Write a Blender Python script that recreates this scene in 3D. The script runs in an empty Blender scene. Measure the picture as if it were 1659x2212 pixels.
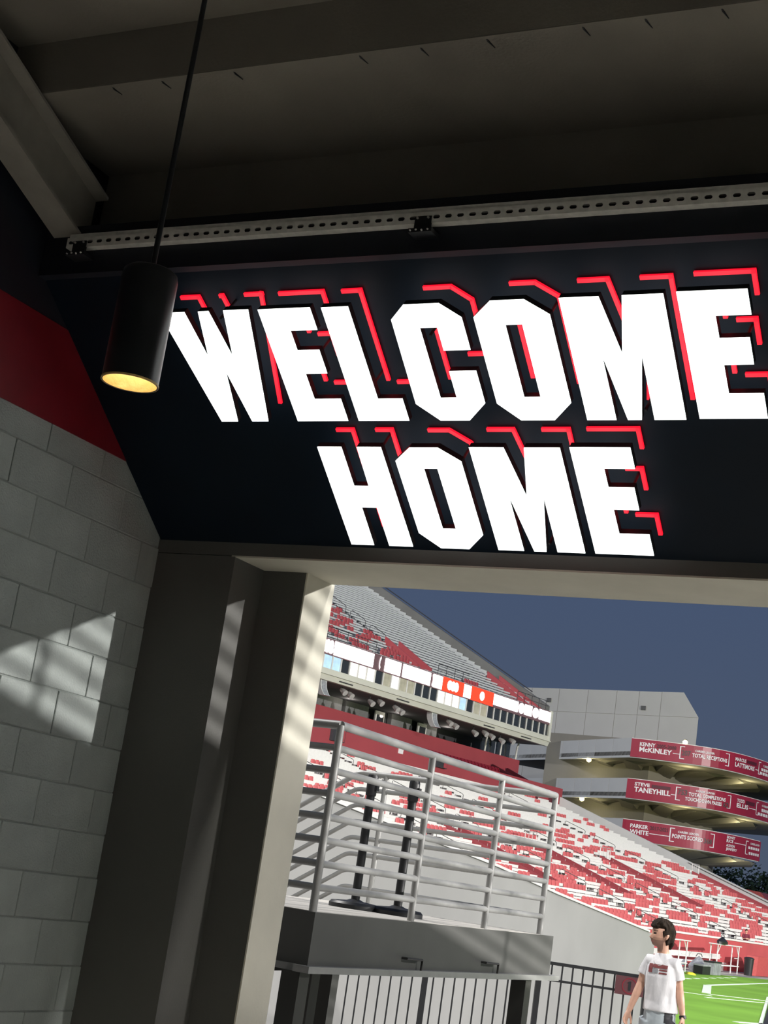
import bpy, bmesh, math, random
from mathutils import Vector, Matrix, Quaternion
random.seed(7)
scn = bpy.context.scene
COL = scn.collection
R = math.radians

# ------------------------------------------------------------------ camera
cam_d = bpy.data.cameras.new('camera')
cam = bpy.data.objects.new('camera', cam_d)
COL.objects.link(cam)
cam_d.sensor_fit = 'HORIZONTAL'
cam_d.sensor_width = 36.0
cam_d.lens = 3329.17 / 1659 * 36.0
cam_d.clip_end = 2000
rx = Vector((0.8860461456, 0.4400765245, 0.1457905360))
ux = Vector((-0.0240365547, -0.2704449355, 0.9624353386))
fx = Vector((-0.4629735110, 0.8562664243, 0.2290487692))
CX, CY, CZ = 4.569683, -6.162800, 1.8
cam.matrix_world = Matrix(((rx.x, ux.x, -fx.x, CX), (rx.y, ux.y, -fx.y, CY), (rx.z, ux.z, -fx.z, CZ), (0, 0, 0, 1)))
scn.camera = cam

# ------------------------------------------------------------------ dusk sky
w = bpy.data.worlds.new('dusk_sky')
scn.world = w
w.use_nodes = True
nt = w.node_tree
bg = nt.nodes['Background']
tc = nt.nodes.new('ShaderNodeTexCoord')
sep = nt.nodes.new('ShaderNodeSeparateXYZ')
rmp = nt.nodes.new('ShaderNodeValToRGB')
rmp.color_ramp.elements[0].position = 0.0
rmp.color_ramp.elements[0].color = (0.066, 0.084, 0.124, 1)
rmp.color_ramp.elements[1].position = 0.45
rmp.color_ramp.elements[1].color = (0.038, 0.072, 0.160, 1)
nt.links.new(tc.outputs['Generated'], sep.inputs[0])
nt.links.new(sep.outputs['Z'], rmp.inputs[0])
nt.links.new(rmp.outputs[0], bg.inputs[0])
bg.inputs[1].default_value = 1.0

# ------------------------------------------------------------------ stadium floodlights (banks on tall masts beyond the frame)
def floodlight(name, loc, power, radius, col=(1, 0.97, 0.93)):
    d = bpy.data.lights.new(name, 'POINT')
    d.energy = power
    d.shadow_soft_size = radius
    d.color = col
    o = bpy.data.objects.new(name, d)
    o.location = loc
    COL.objects.link(o)
    return o
floodlight('floodlight_mast', (97.0, 50.5, 26.2), 520000, 0.6)
floodlight('floodlight_mast', (88.0, 13.0, 48.0), 190000, 2.5)
floodlight('floodlight_mast', (36.0, -22.0, 50.0), 120000, 2.5)
floodlight('floodlight_mast', (-70.0, 15.0, 90.0), 420000, 2.5)

scn.view_settings.view_transform = 'Standard'
scn.view_settings.look = 'None'
scn.view_settings.exposure = 0.18
scn.view_settings.gamma = 1.0
scn.view_settings.use_curve_mapping = False

# ------------------------------------------------------------------ materials
def mat(name, col, rough=0.6, metal=0.0, var=0.12, scale=8.0, bump=0.0, bscale=60.0, spec=0.5, col2=None, emit=None, estr=0.0, stretch=None):
    m = bpy.data.materials.new(name)
    m.use_nodes = True
    n = m.node_tree
    b = n.nodes['Principled BSDF']
    b.inputs['Roughness'].default_value = rough
    b.inputs['Metallic'].default_value = metal
    b.inputs['Specular IOR Level'].default_value = spec
    t = n.nodes.new('ShaderNodeTexCoord')
    src = t.outputs['Object']
    if stretch:
        mp = n.nodes.new('ShaderNodeMapping')
        mp.inputs['Scale'].default_value = stretch
        n.links.new(src, mp.inputs[0])
        src = mp.outputs[0]
    nz = n.nodes.new('ShaderNodeTexNoise')
    nz.inputs['Scale'].default_value = scale
    nz.inputs['Detail'].default_value = 5
    n.links.new(src, nz.inputs['Vector'])
    r = n.nodes.new('ShaderNodeValToRGB')
    r.color_ramp.elements[0].position = 0.3
    r.color_ramp.elements[1].position = 0.7
    c2 = col2 or tuple(max(0, c * (1 - var)) for c in col)
    r.color_ramp.elements[0].color = (*c2, 1)
    r.color_ramp.elements[1].color = (*(min(1, c * (1 + var * 0.5)) for c in col), 1)
    n.links.new(nz.outputs['Fac'], r.inputs[0])
    n.links.new(r.outputs[0], b.inputs['Base Color'])
    if bump > 0:
        nb = n.nodes.new('ShaderNodeTexNoise')
        nb.inputs['Scale'].default_value = bscale
        nb.inputs['Detail'].default_value = 4
        n.links.new(src, nb.inputs['Vector'])
        bp = n.nodes.new('ShaderNodeBump')
        bp.inputs['Strength'].default_value = bump
        bp.inputs['Distance'].default_value = 0.01
        n.links.new(nb.outputs['Fac'], bp.inputs['Height'])
        n.links.new(bp.outputs[0], b.inputs['Normal'])
    if emit:
        b.inputs['Emission Color'].default_value = (*emit, 1)
        b.inputs['Emission Strength'].default_value = estr
    return m

M = {}
M['block'] = mat('painted_block', (0.32, 0.355, 0.34), 0.55, bump=0.5, bscale=90, scale=3, var=0.18)
M['mortar'] = mat('mortar', (0.29, 0.32, 0.305), 0.8, bump=0.3)
M['redpaint'] = mat('red_wall_paint', (0.19, 0.006, 0.013), 0.45, var=0.15, scale=4, bump=0.05)
M['blackpaint'] = mat('black_wall_paint', (0.006, 0.008, 0.016), 0.6, var=0.2)
M['wallgrey'] = mat('grey_wall_paint', (0.095, 0.094, 0.086), 0.6, bump=0.12, bscale=120, scale=2, var=0.1)
M['soffit'] = mat('soffit_plaster', (0.60, 0.58, 0.49), 0.75, bump=0.1, bscale=60, scale=2.5, var=0.1)
M['concrete_dark'] = mat('precast_concrete', (0.235, 0.215, 0.185), 0.8, bump=0.15, bscale=70, scale=1.2, var=0.25)
M['steel_paint'] = mat('painted_steel_beam', (0.30, 0.28, 0.25), 0.6, bump=0.06, bscale=100, var=0.15)
M['floor'] = mat('tunnel_concrete', (0.46, 0.44, 0.41), 0.75, bump=0.15, var=0.2)
M['panel'] = mat('navy_black_panel', (0.002, 0.007, 0.015), 0.55, var=0.15, scale=3, spec=0.18)
M['letter'] = mat('lit_white_acrylic', (0.9, 0.92, 0.92), 0.4, emit=(0.95, 1.0, 0.985), estr=1.35)
M['lettertrim'] = mat('black_letter_trim', (0.02, 0.02, 0.022), 0.5)
M['redneon'] = mat('red_light_strip', (0.6, 0.01, 0.02), 0.5, emit=(1.0, 0.008, 0.03), estr=0.95)
M['galv'] = mat('galvanised_steel', (0.82, 0.80, 0.76), 0.55, metal=0.0, var=0.15, scale=30)
M['black_metal'] = mat('black_powder_coat', (0.012, 0.013, 0.015), 0.45, var=0.1)
M['lamp_metal'] = mat('lamp_black_metal', (0.016, 0.018, 0.022), 0.30, var=0.1)
M['reflector'] = mat('warm_reflector', (0.62, 0.42, 0.16), 0.5, metal=0.0, bump=0.6, bscale=30)
M['bulb'] = mat('lamp_diffuser', (1, 0.9, 0.7), 0.4, emit=(1.0, 0.86, 0.60), estr=7)
M['railpaint'] = mat('grey_painted_rail', (0.34, 0.34, 0.33), 0.4, metal=0.1, var=0.12, scale=12)
M['fascia_grey'] = mat('charcoal_steel_fascia', (0.10, 0.10, 0.094), 0.5, var=0.1, scale=3, bump=0.03)
M['deck'] = mat('pale_deck', (0.52, 0.50, 0.46), 0.7)
M['leg_dark'] = mat('dark_steel_leg', (0.045, 0.045, 0.04), 0.5)
M['wing'] = mat('pale_concrete_wall', (0.205, 0.205, 0.20), 0.8, bump=0.1, bscale=15, scale=0.7, var=0.10)
M['asphalt'] = mat('apron_concrete', (0.40, 0.39, 0.37), 0.8)
M['grass'] = mat('turf', (0.20, 0.40, 0.055), 0.9, scale=0.25, var=0.25, bump=0.2, bscale=8, spec=0.15)
M['line'] = mat('field_paint', (0.75, 0.85, 0.72), 0.9, spec=0.2)
M['bench'] = mat('white_aluminium_bench', (0.80, 0.78, 0.74), 0.5, var=0.06)
M['bench_up'] = mat('silver_aluminium_bench', (0.50, 0.51, 0.52), 0.5, var=0.06)
M['stand_conc'] = mat('stand_concrete', (0.17, 0.15, 0.15), 0.85, scale=1.0, var=0.12)
M['stand_conc2'] = mat('upper_stand_concrete', (0.13, 0.13, 0.14), 0.85, scale=1.0, var=0.12)
M['endwall'] = mat('grey_end_wall', (0.46, 0.46, 0.45), 0.8, scale=0.6, var=0.08)
M['parapet'] = mat('taupe_parapet', (0.13, 0.13, 0.125), 0.8, scale=0.6)
M['seat'] = mat('red_plastic_seat', (0.62, 0.14, 0.145), 0.4, var=0.15, scale=2)
M['seat_dark'] = mat('dark_red_seat', (0.22, 0.012, 0.025), 0.4)
M['garnet'] = mat('garnet_painted_wall', (0.34, 0.055, 0.065), 0.5, scale=0.4, var=0.08)
M['garnet_dark'] = mat('dark_garnet_steel', (0.085, 0.012, 0.02), 0.5)
M['fascia'] = mat('beige_fascia', (0.56, 0.55, 0.48), 0.7, scale=0.5, var=0.06)
M['mullion'] = mat('white_mullion', (0.72, 0.70, 0.66), 0.5)
M['glass'] = mat('dark_suite_glass', (0.035, 0.04, 0.045), 0.08, spec=0.8)
M['glass_lit'] = mat('lit_suite_window', (0.5, 0.5, 0.5), 0.3, emit=(1, 0.97, 0.94), estr=1.1, var=0.5, scale=2)
M['glass_warm'] = mat('dim_lit_suite_window', (0.2, 0.19, 0.15), 0.3, emit=(0.55, 0.52, 0.38), estr=0.45, var=0.5, scale=2)
M['glass_blue'] = mat('screen_lit_window', (0.2, 0.3, 0.4), 0.3, emit=(0.45, 0.65, 0.85), estr=0.9, var=0.5, scale=2)
M['led_off'] = mat('led_housing', (0.16, 0.09, 0.10), 0.5)
M['led_white'] = mat('led_white', (0.9, 0.9, 0.9), 0.5, emit=(1, 1, 1), estr=2.6)
M['led_red'] = mat('led_red', (0.8, 0.05, 0.02), 0.5, emit=(1, 0.035, 0.012), estr=1.1)
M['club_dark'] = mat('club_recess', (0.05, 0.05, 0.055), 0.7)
M['club_grey'] = mat('club_grey_wall', (0.20, 0.20, 0.20), 0.7)
M['speaker'] = mat('white_speaker_shell', (0.66, 0.67, 0.66), 0.5)
M['fixture'] = mat('silver_light_fixture', (0.62, 0.60, 0.58), 0.35, metal=0.3)
M['tower'] = mat('tower_concrete', (0.56, 0.55, 0.51), 0.85, scale=0.12, var=0.10)
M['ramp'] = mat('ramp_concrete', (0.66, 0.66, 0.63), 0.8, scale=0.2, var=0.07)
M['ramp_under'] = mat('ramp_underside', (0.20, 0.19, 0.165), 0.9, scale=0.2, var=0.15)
M['banner'] = mat('garnet_banner_vinyl', (0.30, 0.016, 0.042), 0.35, scale=0.15, var=0.12)
M['print_white'] = mat('white_banner_print', (0.78, 0.74, 0.74), 0.5)
M['print_dark'] = mat('dark_banner_print', (0.085, 0.01, 0.02), 0.5)
M['print_num'] = mat('grey_banner_number', (0.10, 0.06, 0.06), 0.5)
M['yellow_lamp'] = mat('yellow_lamp', (1, 0.9, 0.5), 0.4, emit=(1.0, 0.85, 0.35), estr=8)
M['leaf'] = mat('dark_foliage', (0.02, 0.045, 0.02), 0.8, scale=1.2, var=0.5)
M['bark'] = mat('bark', (0.05, 0.035, 0.025), 0.9)
M['skin'] = mat('skin', (0.66, 0.38, 0.27), 0.5, var=0.08, scale=20)
M['stubble'] = mat('stubble', (0.30, 0.165, 0.12), 0.6)
M['stubble_light'] = mat('light_stubble', (0.50, 0.285, 0.20), 0.55)
M['lips'] = mat('lips', (0.45, 0.17, 0.14), 0.5)
M['eye'] = mat('eye_dark', (0.03, 0.02, 0.015), 0.3)
M['hair'] = mat('brown_black_hair', (0.030, 0.021, 0.015), 0.75, scale=45, var=0.6, bump=1.0, bscale=60, stretch=(1, 1, 0.3), spec=0.12)
M['shirt'] = mat('white_jersey', (0.78, 0.77, 0.78), 0.8, var=0.03, bump=1.0, bscale=7, stretch=(1.6, 1.6, 0.55), spec=0.2)
M['shorts'] = mat('pale_grey_trousers', (0.50, 0.56, 0.59), 0.75, bump=0.12, bscale=16)
M['charcoal'] = mat('charcoal_cloth', (0.03, 0.03, 0.035), 0.7)
M['maroon'] = mat('maroon_print', (0.22, 0.05, 0.05), 0.7)
M['maroon_cloth'] = mat('maroon_cloth', (0.16, 0.012, 0.03), 0.7)
M['maroon_plate'] = mat('maroon_plate', (0.10, 0.03, 0.035), 0.5)
M['white_metal'] = mat('white_painted_tube', (0.80, 0.80, 0.78), 0.45)
M['black_plastic'] = mat('black_plastic', (0.02, 0.02, 0.022), 0.45)
M['silver_cover'] = mat('silver_cover', (0.33, 0.34, 0.36), 0.4, var=0.3, scale=5)
M['front_red'] = mat('front_wall_red', (0.50, 0.085, 0.09), 0.6, scale=0.8)
M['red_foam'] = mat('red_foam_block', (0.52, 0.085, 0.08), 0.6)
M['yellow_plastic'] = mat('yellow_plastic', (0.85, 0.72, 0.04), 0.5)
M['towel'] = mat('white_towel', (0.78, 0.78, 0.80), 0.9, bump=0.3, bscale=20)
M['shoe'] = mat('white_shoe', (0.7, 0.7, 0.7), 0.6)

# ------------------------------------------------------------------ mesh collection helpers
class MB:
    def __init__(s):
        s.v = []; s.f = []; s.mi = []
    def add(s, vs, fs, mi=0):
        o = len(s.v)
        s.v += [tuple(v) for v in vs]
        s.f += [tuple(i + o for i in f) for f in fs]
        s.mi += [mi] * len(fs)
        return s
    def hexa(s, b, t, mi=0):      # 4 bottom points (ccw seen from above), 4 top points
        return s.add(list(b) + list(t), [(3, 2, 1, 0), (4, 5, 6, 7), (0, 1, 5, 4), (1, 2, 6, 5), (2, 3, 7, 6), (3, 0, 4, 7)], mi)
    def box(s, x0, x1, y0, y1, z0, z1, T=None, mi=0):
        P = [(x0, y0, z0), (x1, y0, z0), (x1, y1, z0), (x0, y1, z0), (x0, y0, z1), (x1, y0, z1), (x1, y1, z1), (x0, y1, z1)]
        if T: P = [T(*q) for q in P]
        return s.hexa(P[:4], P[4:], mi)
    def prism(s, poly, fn, d0, d1, mi=0):   # poly: 2D points (ccw), fn(u,v,d)->3D
        n = len(poly)
        a = [fn(u, v, d0) for u, v in poly]; b = [fn(u, v, d1) for u, v in poly]
        fs = [tuple(range(n))[::-1], tuple(range(n, 2 * n))]
        fs += [(i, (i + 1) % n, n + (i + 1) % n, n + i) for i in range(n)]
        return s.add(a + b, fs, mi)
    def tube(s, pts, r, n=10, cap=True, mi=0, side=None):
        pts = [Vector(p) for p in pts]
        k = len(pts)
        rs = r if isinstance(r, (list, tuple)) else [r] * k
        tang = []
        for i in range(k):
            t = (pts[min(i + 1, k - 1)] - pts[max(i - 1, 0)])
            tang.append(t.normalized())
        ref = Vector(side) if side else (Vector((0, 0, 1)) if abs(tang[0].z) < 0.9 else Vector((1, 0, 0)))
        vs = []
        u = None
        for i in range(k):
            t = tang[i]
            if u is None or side:
                u = (ref - t * ref.dot(t)).normalized()
            else:
                u = (u - t * u.dot(t)).normalized()
            v = t.cross(u)
            ra, rb = rs[i] if isinstance(rs[i], (tuple, list)) else (rs[i], rs[i])
            for j in range(n):
                a = 2 * math.pi * j / n
                vs.append(pts[i] + u * (ra * math.cos(a)) + v * (rb * math.sin(a)))
        fs = []
        for i in range(k - 1):
            for j in range(n):
                fs.append((i * n + j, i * n + (j + 1) % n, (i + 1) * n + (j + 1) % n, (i + 1) * n + j))
        if cap:
            fs.append(tuple(range(n))[::-1]); fs.append(tuple((k - 1) * n + j for j in range(n)))
        return s.add(vs, fs, mi)
    def lathe(s, prof, c=(0, 0, 0), n=24, mi=0, cap=True):   # prof: (r,z) bottom to top
        vs = []; fs = []
        for r, z in prof:
            for j in range(n):
                a = 2 * math.pi * j / n
                vs.append((c[0] + r * math.cos(a), c[1] + r * math.sin(a), c[2] + z))
        for i in range(len(prof) - 1):
            for j in range(n):
                fs.append((i * n + j, i * n + (j + 1) % n, (i + 1) * n + (j + 1) % n, (i + 1) * n + j))
        if cap:
            fs.append(tuple(range(n))[::-1]); fs.append(tuple((len(prof) - 1) * n + j for j in range(n)))
        return s.add(vs, fs, mi)

WL = {}
def wloc(o):
    return WL[o.name_full] if o is not None else Vector((0, 0, 0))
def tagit(o, label=None, cat=None, group=None, kind=None):
    if label: o['label'] = label
    if cat: o['category'] = cat
    if group: o['group'] = group
    if kind: o['kind'] = kind
    return o
def thing(name, loc, label=None, cat=None, group=None, kind=None):
    o = bpy.data.objects.new(name, None)
    o.empty_display_size = 0.2
    o.location = loc
    COL.objects.link(o)
    WL[o.name_full] = Vector(loc)
    return tagit(o, label, cat, group, kind)
def build(name, mb, m, parent=None, smooth=False, label=None, cat=None, group=None, kind=None, org=None):
    xs = [v[0] for v in mb.v]; ys = [v[1] for v in mb.v]; zs = [v[2] for v in mb.v]
    if org is None:
        org = Vector(((min(xs) + max(xs)) / 2, (min(ys) + max(ys)) / 2, min(zs)))
    else:
        org = Vector(org)
    me = bpy.data.meshes.new(name)
    me.from_pydata([(v[0] - org.x, v[1] - org.y, v[2] - org.z) for v in mb.v], [], mb.f)
    for q in (m if isinstance(m, (list, tuple)) else [m]): me.materials.append(q)
    if any(mb.mi): me.polygons.foreach_set('material_index', mb.mi)
    if smooth:
        me.polygons.foreach_set('use_smooth', [True] * len(me.polygons))
    me.validate(); me.update()
    o = bpy.data.objects.new(name, me)
    COL.objects.link(o)
    if smooth == 'auto':
        try: me.set_sharp_from_angle(angle=R(40))
        except Exception: pass
    if parent is not None:
        o.parent = parent
        o.location = org - wloc(parent)
    else:
        o.location = org
    WL[o.name_full] = org
    return tagit(o, label, cat, group, kind)
def place(name, me, loc, parent=None, rot=(0, 0, 0), label=None, cat=None, group=None, scale=None):
    o = bpy.data.objects.new(name, me)
    COL.objects.link(o)
    o.rotation_euler = rot
    if scale: o.scale = scale
    if parent is not None:
        o.parent = parent; o.location = Vector(loc) - wloc(parent)
    else:
        o.location = loc
    WL[o.name_full] = Vector(loc)
    return tagit(o, label, cat, group)
def mesh_of(name, mb, m, smooth=False):
    me = bpy.data.meshes.new(name)
    me.from_pydata(mb.v, [], mb.f)
    for q in (m if isinstance(m, (list, tuple)) else [m]): me.materials.append(q)
    if any(mb.mi): me.polygons.foreach_set('material_index', mb.mi)
    if smooth:
        me.polygons.foreach_set('use_smooth', [True] * len(me.polygons))
        try: me.set_sharp_from_angle(angle=R(40))
        except Exception: pass
    me.update()
    return me
def copy_tree(root, loc, label=None):
    r = root.copy(); COL.objects.link(r); r.location = loc
    if label: r['label'] = label
    for ch in root.children:
        c = ch.copy(); COL.objects.link(c); c.parent = r
        for g in ch.children:
            d = g.copy(); COL.objects.link(d); d.parent = c
    return r

# stadium axes: s along the seat rows, n up the stand
SX, SY = 0.1887664, 0.9820220
def SN(s, n, z): return (CX + SX * s - SY * n, CY + SY * s + SX * n, z)
SROT = math.atan2(SY, SX)
ZF = -0.6        # playing field level

# ================================================================== TUNNEL
build('floor', MB().box(-0.05, 6.6, -16, 12.8, -0.25, -0.03).box(-9, -0.05, 0.6, 12.8, -0.25, -0.03), M['floor'], kind='structure')

# left wall of painted blocks
Z0 = 3.431; CH = 0.2032; CW = 0.4064
wl = thing('wall_left', (0, -3, 0), kind='structure')
build('mortar_bed', MB().box(-0.25, -0.006, -16, 0.0, -0.03, 3.60), M['mortar'], wl)
bw, bh, c = CW - 0.0055, CH - 0.0055, 0.003
bm = MB()
bm.add([(-0.03, 0, 0), (-0.03, bw, 0), (-0.03, bw, bh), (-0.03, 0, bh), (-c, 0, 0), (-c, bw, 0), (-c, bw, bh), (-c, 0, bh),
        (0, c, c), (0, bw - c, c), (0, bw - c, bh - c), (0, c, bh - c)],
       [(0, 1, 2, 3)[::-1], (0, 1, 5, 4), (1, 2, 6, 5), (2, 3, 7, 6), (3, 0, 4, 7), (4, 5, 9, 8), (5, 6, 10, 9), (6, 7, 11, 10), (7, 4, 8, 11), (8, 9, 10, 11)])
bme = mesh_of('block', bm, M['block'])
for i in range(0, 18):
    zt = Z0 + CH - CH * i
    joint = (-0.143 if i % 2 == 0 else -0.350)
    y = joint
    # last piece against the corner is cut
    yy = [joint + 0.0]
    for k in range(-1, 16):
        y0 = joint - CW * k
        y1 = y0 + CW
        if y0 > -0.01: continue
        z0 = zt - CH
        if z0 < -0.06: continue
        sy = 1.0
        if y1 > 0.0: sy = (0.0 - y0) / CW
        sz = 1.0
        if zt > 3.6: sz = (3.585 - z0) / CH
        if y0 < -4.6: continue
        dx = random.uniform(-0.0012, 0.0012)
        place('block', bme, (dx, y0 + 0.00275, z0 + 0.00275), wl, scale=(1, sy, sz))
build('red_band', MB().box(-0.25, 0.006, -16, 0.0, 3.563, 4.005), M['redpaint'], wl, label='dark red painted band above the block courses')
build('upper_wall', MB().box(-0.25, 0.003, -16, 0.0, 4.005, 10.5), M['blackpaint'], wl)
# far plain stretch behind the camera is covered by the mortar bed; give it a painted skin
build('plain_wall', MB().box(-0.02, -0.001, -16, -5.05, -0.03, 3.563), M['block'], wl)

# front wall with the stepped opening
ZS = 3.205
wf = thing('wall_front', (0.3, 0.2, 0), kind='structure')
build('pier', MB().box(-0.25, 0.462, 0.0, 0.56, -0.03, ZS), M['wallgrey'], wf)
build('jamb', MB().box(0.462, 0.708, 0.277, 0.56, -0.03, ZS), [M['wallgrey'], M['soffit']], wf)
build('jamb_reveal', MB().box(0.708, 0.716, 0.279, 0.56, -0.03, ZS), M['soffit'], wf, label='pale plaster side of the opening')
build('lintel', MB().box(-0.25, 6.6, 0.0, 0.53, ZS + 0.004, 4.7), M['wallgrey'], wf)
build('soffit', MB().box(0.44, 5.6, 0.0, 0.53, ZS - 0.004, ZS + 0.004), M['soffit'], wf, label='pale plaster underside of the opening')
build('pier', MB().box(5.6, 6.6, 0.0, 0.56, -0.03, ZS), M['wallgrey'], wf)
build('outer_wall', MB().box(-14, 40, 0.30, 0.53, 4.7, 8.6).box(-14, -0.25, 0.30, 0.53, -0.05, 4.7).box(6.85, 40, 0.30, 0.53, -0.05, 4.7), M['wing'], wf)
build('wall_right', MB().box(6.6, 6.85, -16, 0.56, -0.03, 10.5), M['block'], kind='structure')
build('wall_back', MB().box(-0.25, 6.85, -16.2, -16, -0.03, 10.5), M['blackpaint'], kind='structure')

# stepped underside of the seating above
ce = thing('ceiling', (3, -5, 4.5), kind='structure')
Y1, TZ, RISE, TREAD = -0.919, 4.561, 0.246, 0.744
build('seating_plank', MB().box(-0.25, 6.6, Y1, 0.5, TZ, TZ + 0.16), M['concrete_dark'], ce)
for k in range(21):
    y = Y1 - TREAD * k
    z = TZ + RISE * k
    mb = MB()
    mb.box(-0.25, 6.6, y - 0.001, y + 0.12, z + (0.006 if k else 0), z + RISE + 0.16)
    mb.box(-0.25, 6.6, y - TREAD, y + 0.1, z + RISE, z + RISE + 0.16)
    o = build('seating_plank', mb, M['concrete_dark'], ce)
# drips of sealant hanging from the plank joints
for k, x in ((1, 0.55), (1, 1.15), (1, 1.72), (1, 1.98), (1, 2.25), (1, 2.62), (1, 2.85), (1, 3.12), (1, 0.8)):
    y = Y1 - TREAD * k; z = TZ + RISE * k
    build('sealant_drip', MB().tube([(x, y + 0.004, z + 0.012), (x + 0.006, y + 0.03, z - 0.003), (x + 0.014, y + 0.075, z - 0.004)], [0.003, 0.004, 0.0015], 6), M['black_metal'], ce)

# raker beam by the left wall
rb = thing('raker_beam', (0.125, -1.2, 4.32), 'sloping steel raker beam along the block wall top', 'beam')
def rk(x, y, dz): return (x, y, 4.318 + 0.40 * (-1.2 - y) + dz)
def rk_box(x0, x1, d0, d1, ya=-1.12, yb=-5.6):
    return MB().hexa([rk(x0, yb, d0), rk(x1, yb, d0), rk(x1, ya, d0), rk(x0, ya, d0)], [rk(x0, yb, d1), rk(x1, yb, d1), rk(x1, ya, d1), rk(x0, ya, d1)])
build('lower_flange', rk_box(0.05, 0.20, 0, 0.014), M['steel_paint'], rb)
build('web', rk_box(0.119, 0.131, 0.014, 0.286), M['steel_paint'], rb)
build('upper_flange', rk_box(0.05, 0.20, 0.286, 0.30), M['steel_paint'], rb)

# sloped sign panel
TL = R(53.5)
PU = Vector((0, -math.sin(TL), math.cos(TL))); PN = Vector((0, -math.cos(TL), -math.sin(TL))); PO = Vector((0, 0, 3.274))
def PP(x, v, off=0.0):
    q = PO + PU * v + PN * off
    return (x, q.y, q.z)
mb = MB()
mb.hexa([PP(0.003, 0, -0.06), PP(6.6, 0, -0.06), PP(6.6, 0, 0), PP(0.003, 0, 0)], [PP(0.003, 1.54, -0.06), PP(6.6, 1.54, -0.06), PP(6.6, 1.54, 0), PP(0.003, 1.54, 0)])
build('sign_board', mb, M['panel'], label='sloping navy black sign panel behind the lit letters', cat='sign panel', org=PP(3.2, 0, 0))
build('sign_header', MB().box(0.003, 6.6, -1.250, -1.17, 4.16, 4.387), M['blackpaint'], label='black steel header along the top of the sign panel', cat='beam')

# perforated strut channel with its clips
st = thing('strut_channel', (1.6, -1.29, 4.26), 'grey perforated steel strut channel above the sign', 'strut')
XA, XB = 0.165, 5.5
SY0 = -1.290
zl, zh = 4.268, 4.309
mb = MB()
x = XA; pitch = 0.0508
def q(a, b, z0, z1): mb.add([(a, SY0, z0), (b, SY0, z0), (b, SY0, z1), (a, SY0, z1)], [(0, 1, 2, 3)])
hz0, hz1 = 4.281, 4.296
n = int((XB - XA) / pitch)
for i in range(n):
    a = XA + i * pitch; b = a + pitch; h0 = a + 0.012; h1 = a + 0.040; ch = 0.005
    V = [(a, zl), (h0, zl), (h1, zl), (b, zl), (b, zh), (h1, zh), (h0, zh), (a, zh),
         (h0 + ch, hz0), (h1 - ch, hz0), (h1, hz0 + ch), (h1, hz1 - ch), (h1 - ch, hz1), (h0 + ch, hz1), (h0, hz1 - ch), (h0, hz0 + ch)]
    F = [(0, 1, 8, 15), (1, 2, 9, 8), (2, 3, 10, 9), (3, 4, 11, 10), (4, 5, 12, 11), (5, 6, 13, 12), (6, 7, 14, 13), (7, 0, 15, 14)]
    mb.add([(u, SY0, v) for u, v in V], F)
mb.box(XA, XB, SY0, SY0 + .04, zh, zh + 0.003)
mb.box(XA, XB, SY0, SY0 + .04, zl - 0.003, zl)
mb.box(XA, XB, SY0 + .012, SY0 + .04, zh + 0.003, zh + 0.026)
build('channel', mb, M['galv'], st)
for xx in (0.207, 1.88, 3.55):
    cl = build('clip', MB().box(xx, xx + 0.07, SY0 - .006, SY0 + .005, 4.23, 4.292).box(xx - 0.01, xx + 0.09, SY0 - .03, SY0 + .04, 4.215, 4.232), M['black_metal'], st, label='black clip plate')
    for dx in (0.012, 0.058):
        build('bolt', MB().tube([(xx + dx, SY0 - .006, 4.284), (xx + dx, SY0 - .012, 4.284)], 0.0045, 8), M['fixture'], cl)
    for dx in (0.0, 0.025, 0.05, 0.075):
        build('bolt', MB().tube([(xx + dx, SY0 - .03, 4.222 + 0.004 * math.sin(dx * 90)), (xx + dx, SY0 - .036, 4.222)], 0.0035, 6), M['galv'], cl)

# sign letters, faces stand 15 cm off the panel
A0, A1 = 0.821, 1.376     # upper row
B0, B1 = 0.142, 0.687     # lower row
def Eshape(x0, x1, w, v0, v1, mid):
    h = v1 - v0
    return [(x0, v0), (x1, v0), (x1, v0 + 0.205 * h), (w, v0 + 0.205 * h), (w, v0 + 0.43 * h), (mid, v0 + 0.43 * h), (mid, v0 + 0.64 * h), (w, v0 + 0.64 * h), (w, v0 + 0.808 * h), (x1, v0 + 0.808 * h), (x1, v1), (x0, v1)]
def Oshape(x0, x1, v0, v1):
    d, e = 0.086, 0.07
    return ([(x0, v0 + e + 0.012), (x0 + d, v0), (x1 - d, v0), (x1, v0 + e + 0.012), (x1, v1 - e), (x1 - d - 0.004, v1), (x0 + d, v1), (x0, v1 - e)],
            [(x0 + 0.125, v0 + 0.112), (x1 - 0.122, v0 + 0.112), (x1 - 0.122, v1 - 0.11), (x0 + 0.125, v1 - 0.11)])
def Mshape(x0, v0, v1):
    X = lambda d: x0 + d
    return [(X(0), v0), (X(.12), v0), (X(.12), v0 + .288), (X(.166), v0), (X(.222), v0), (X(.274), v0 + .288), (X(.272), v0), (X(.397), v0), (X(.401), v1), (X(.245), v1), (X(.20), v1 - .247), (X(.156), v1), (X(0), v1)]
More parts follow.
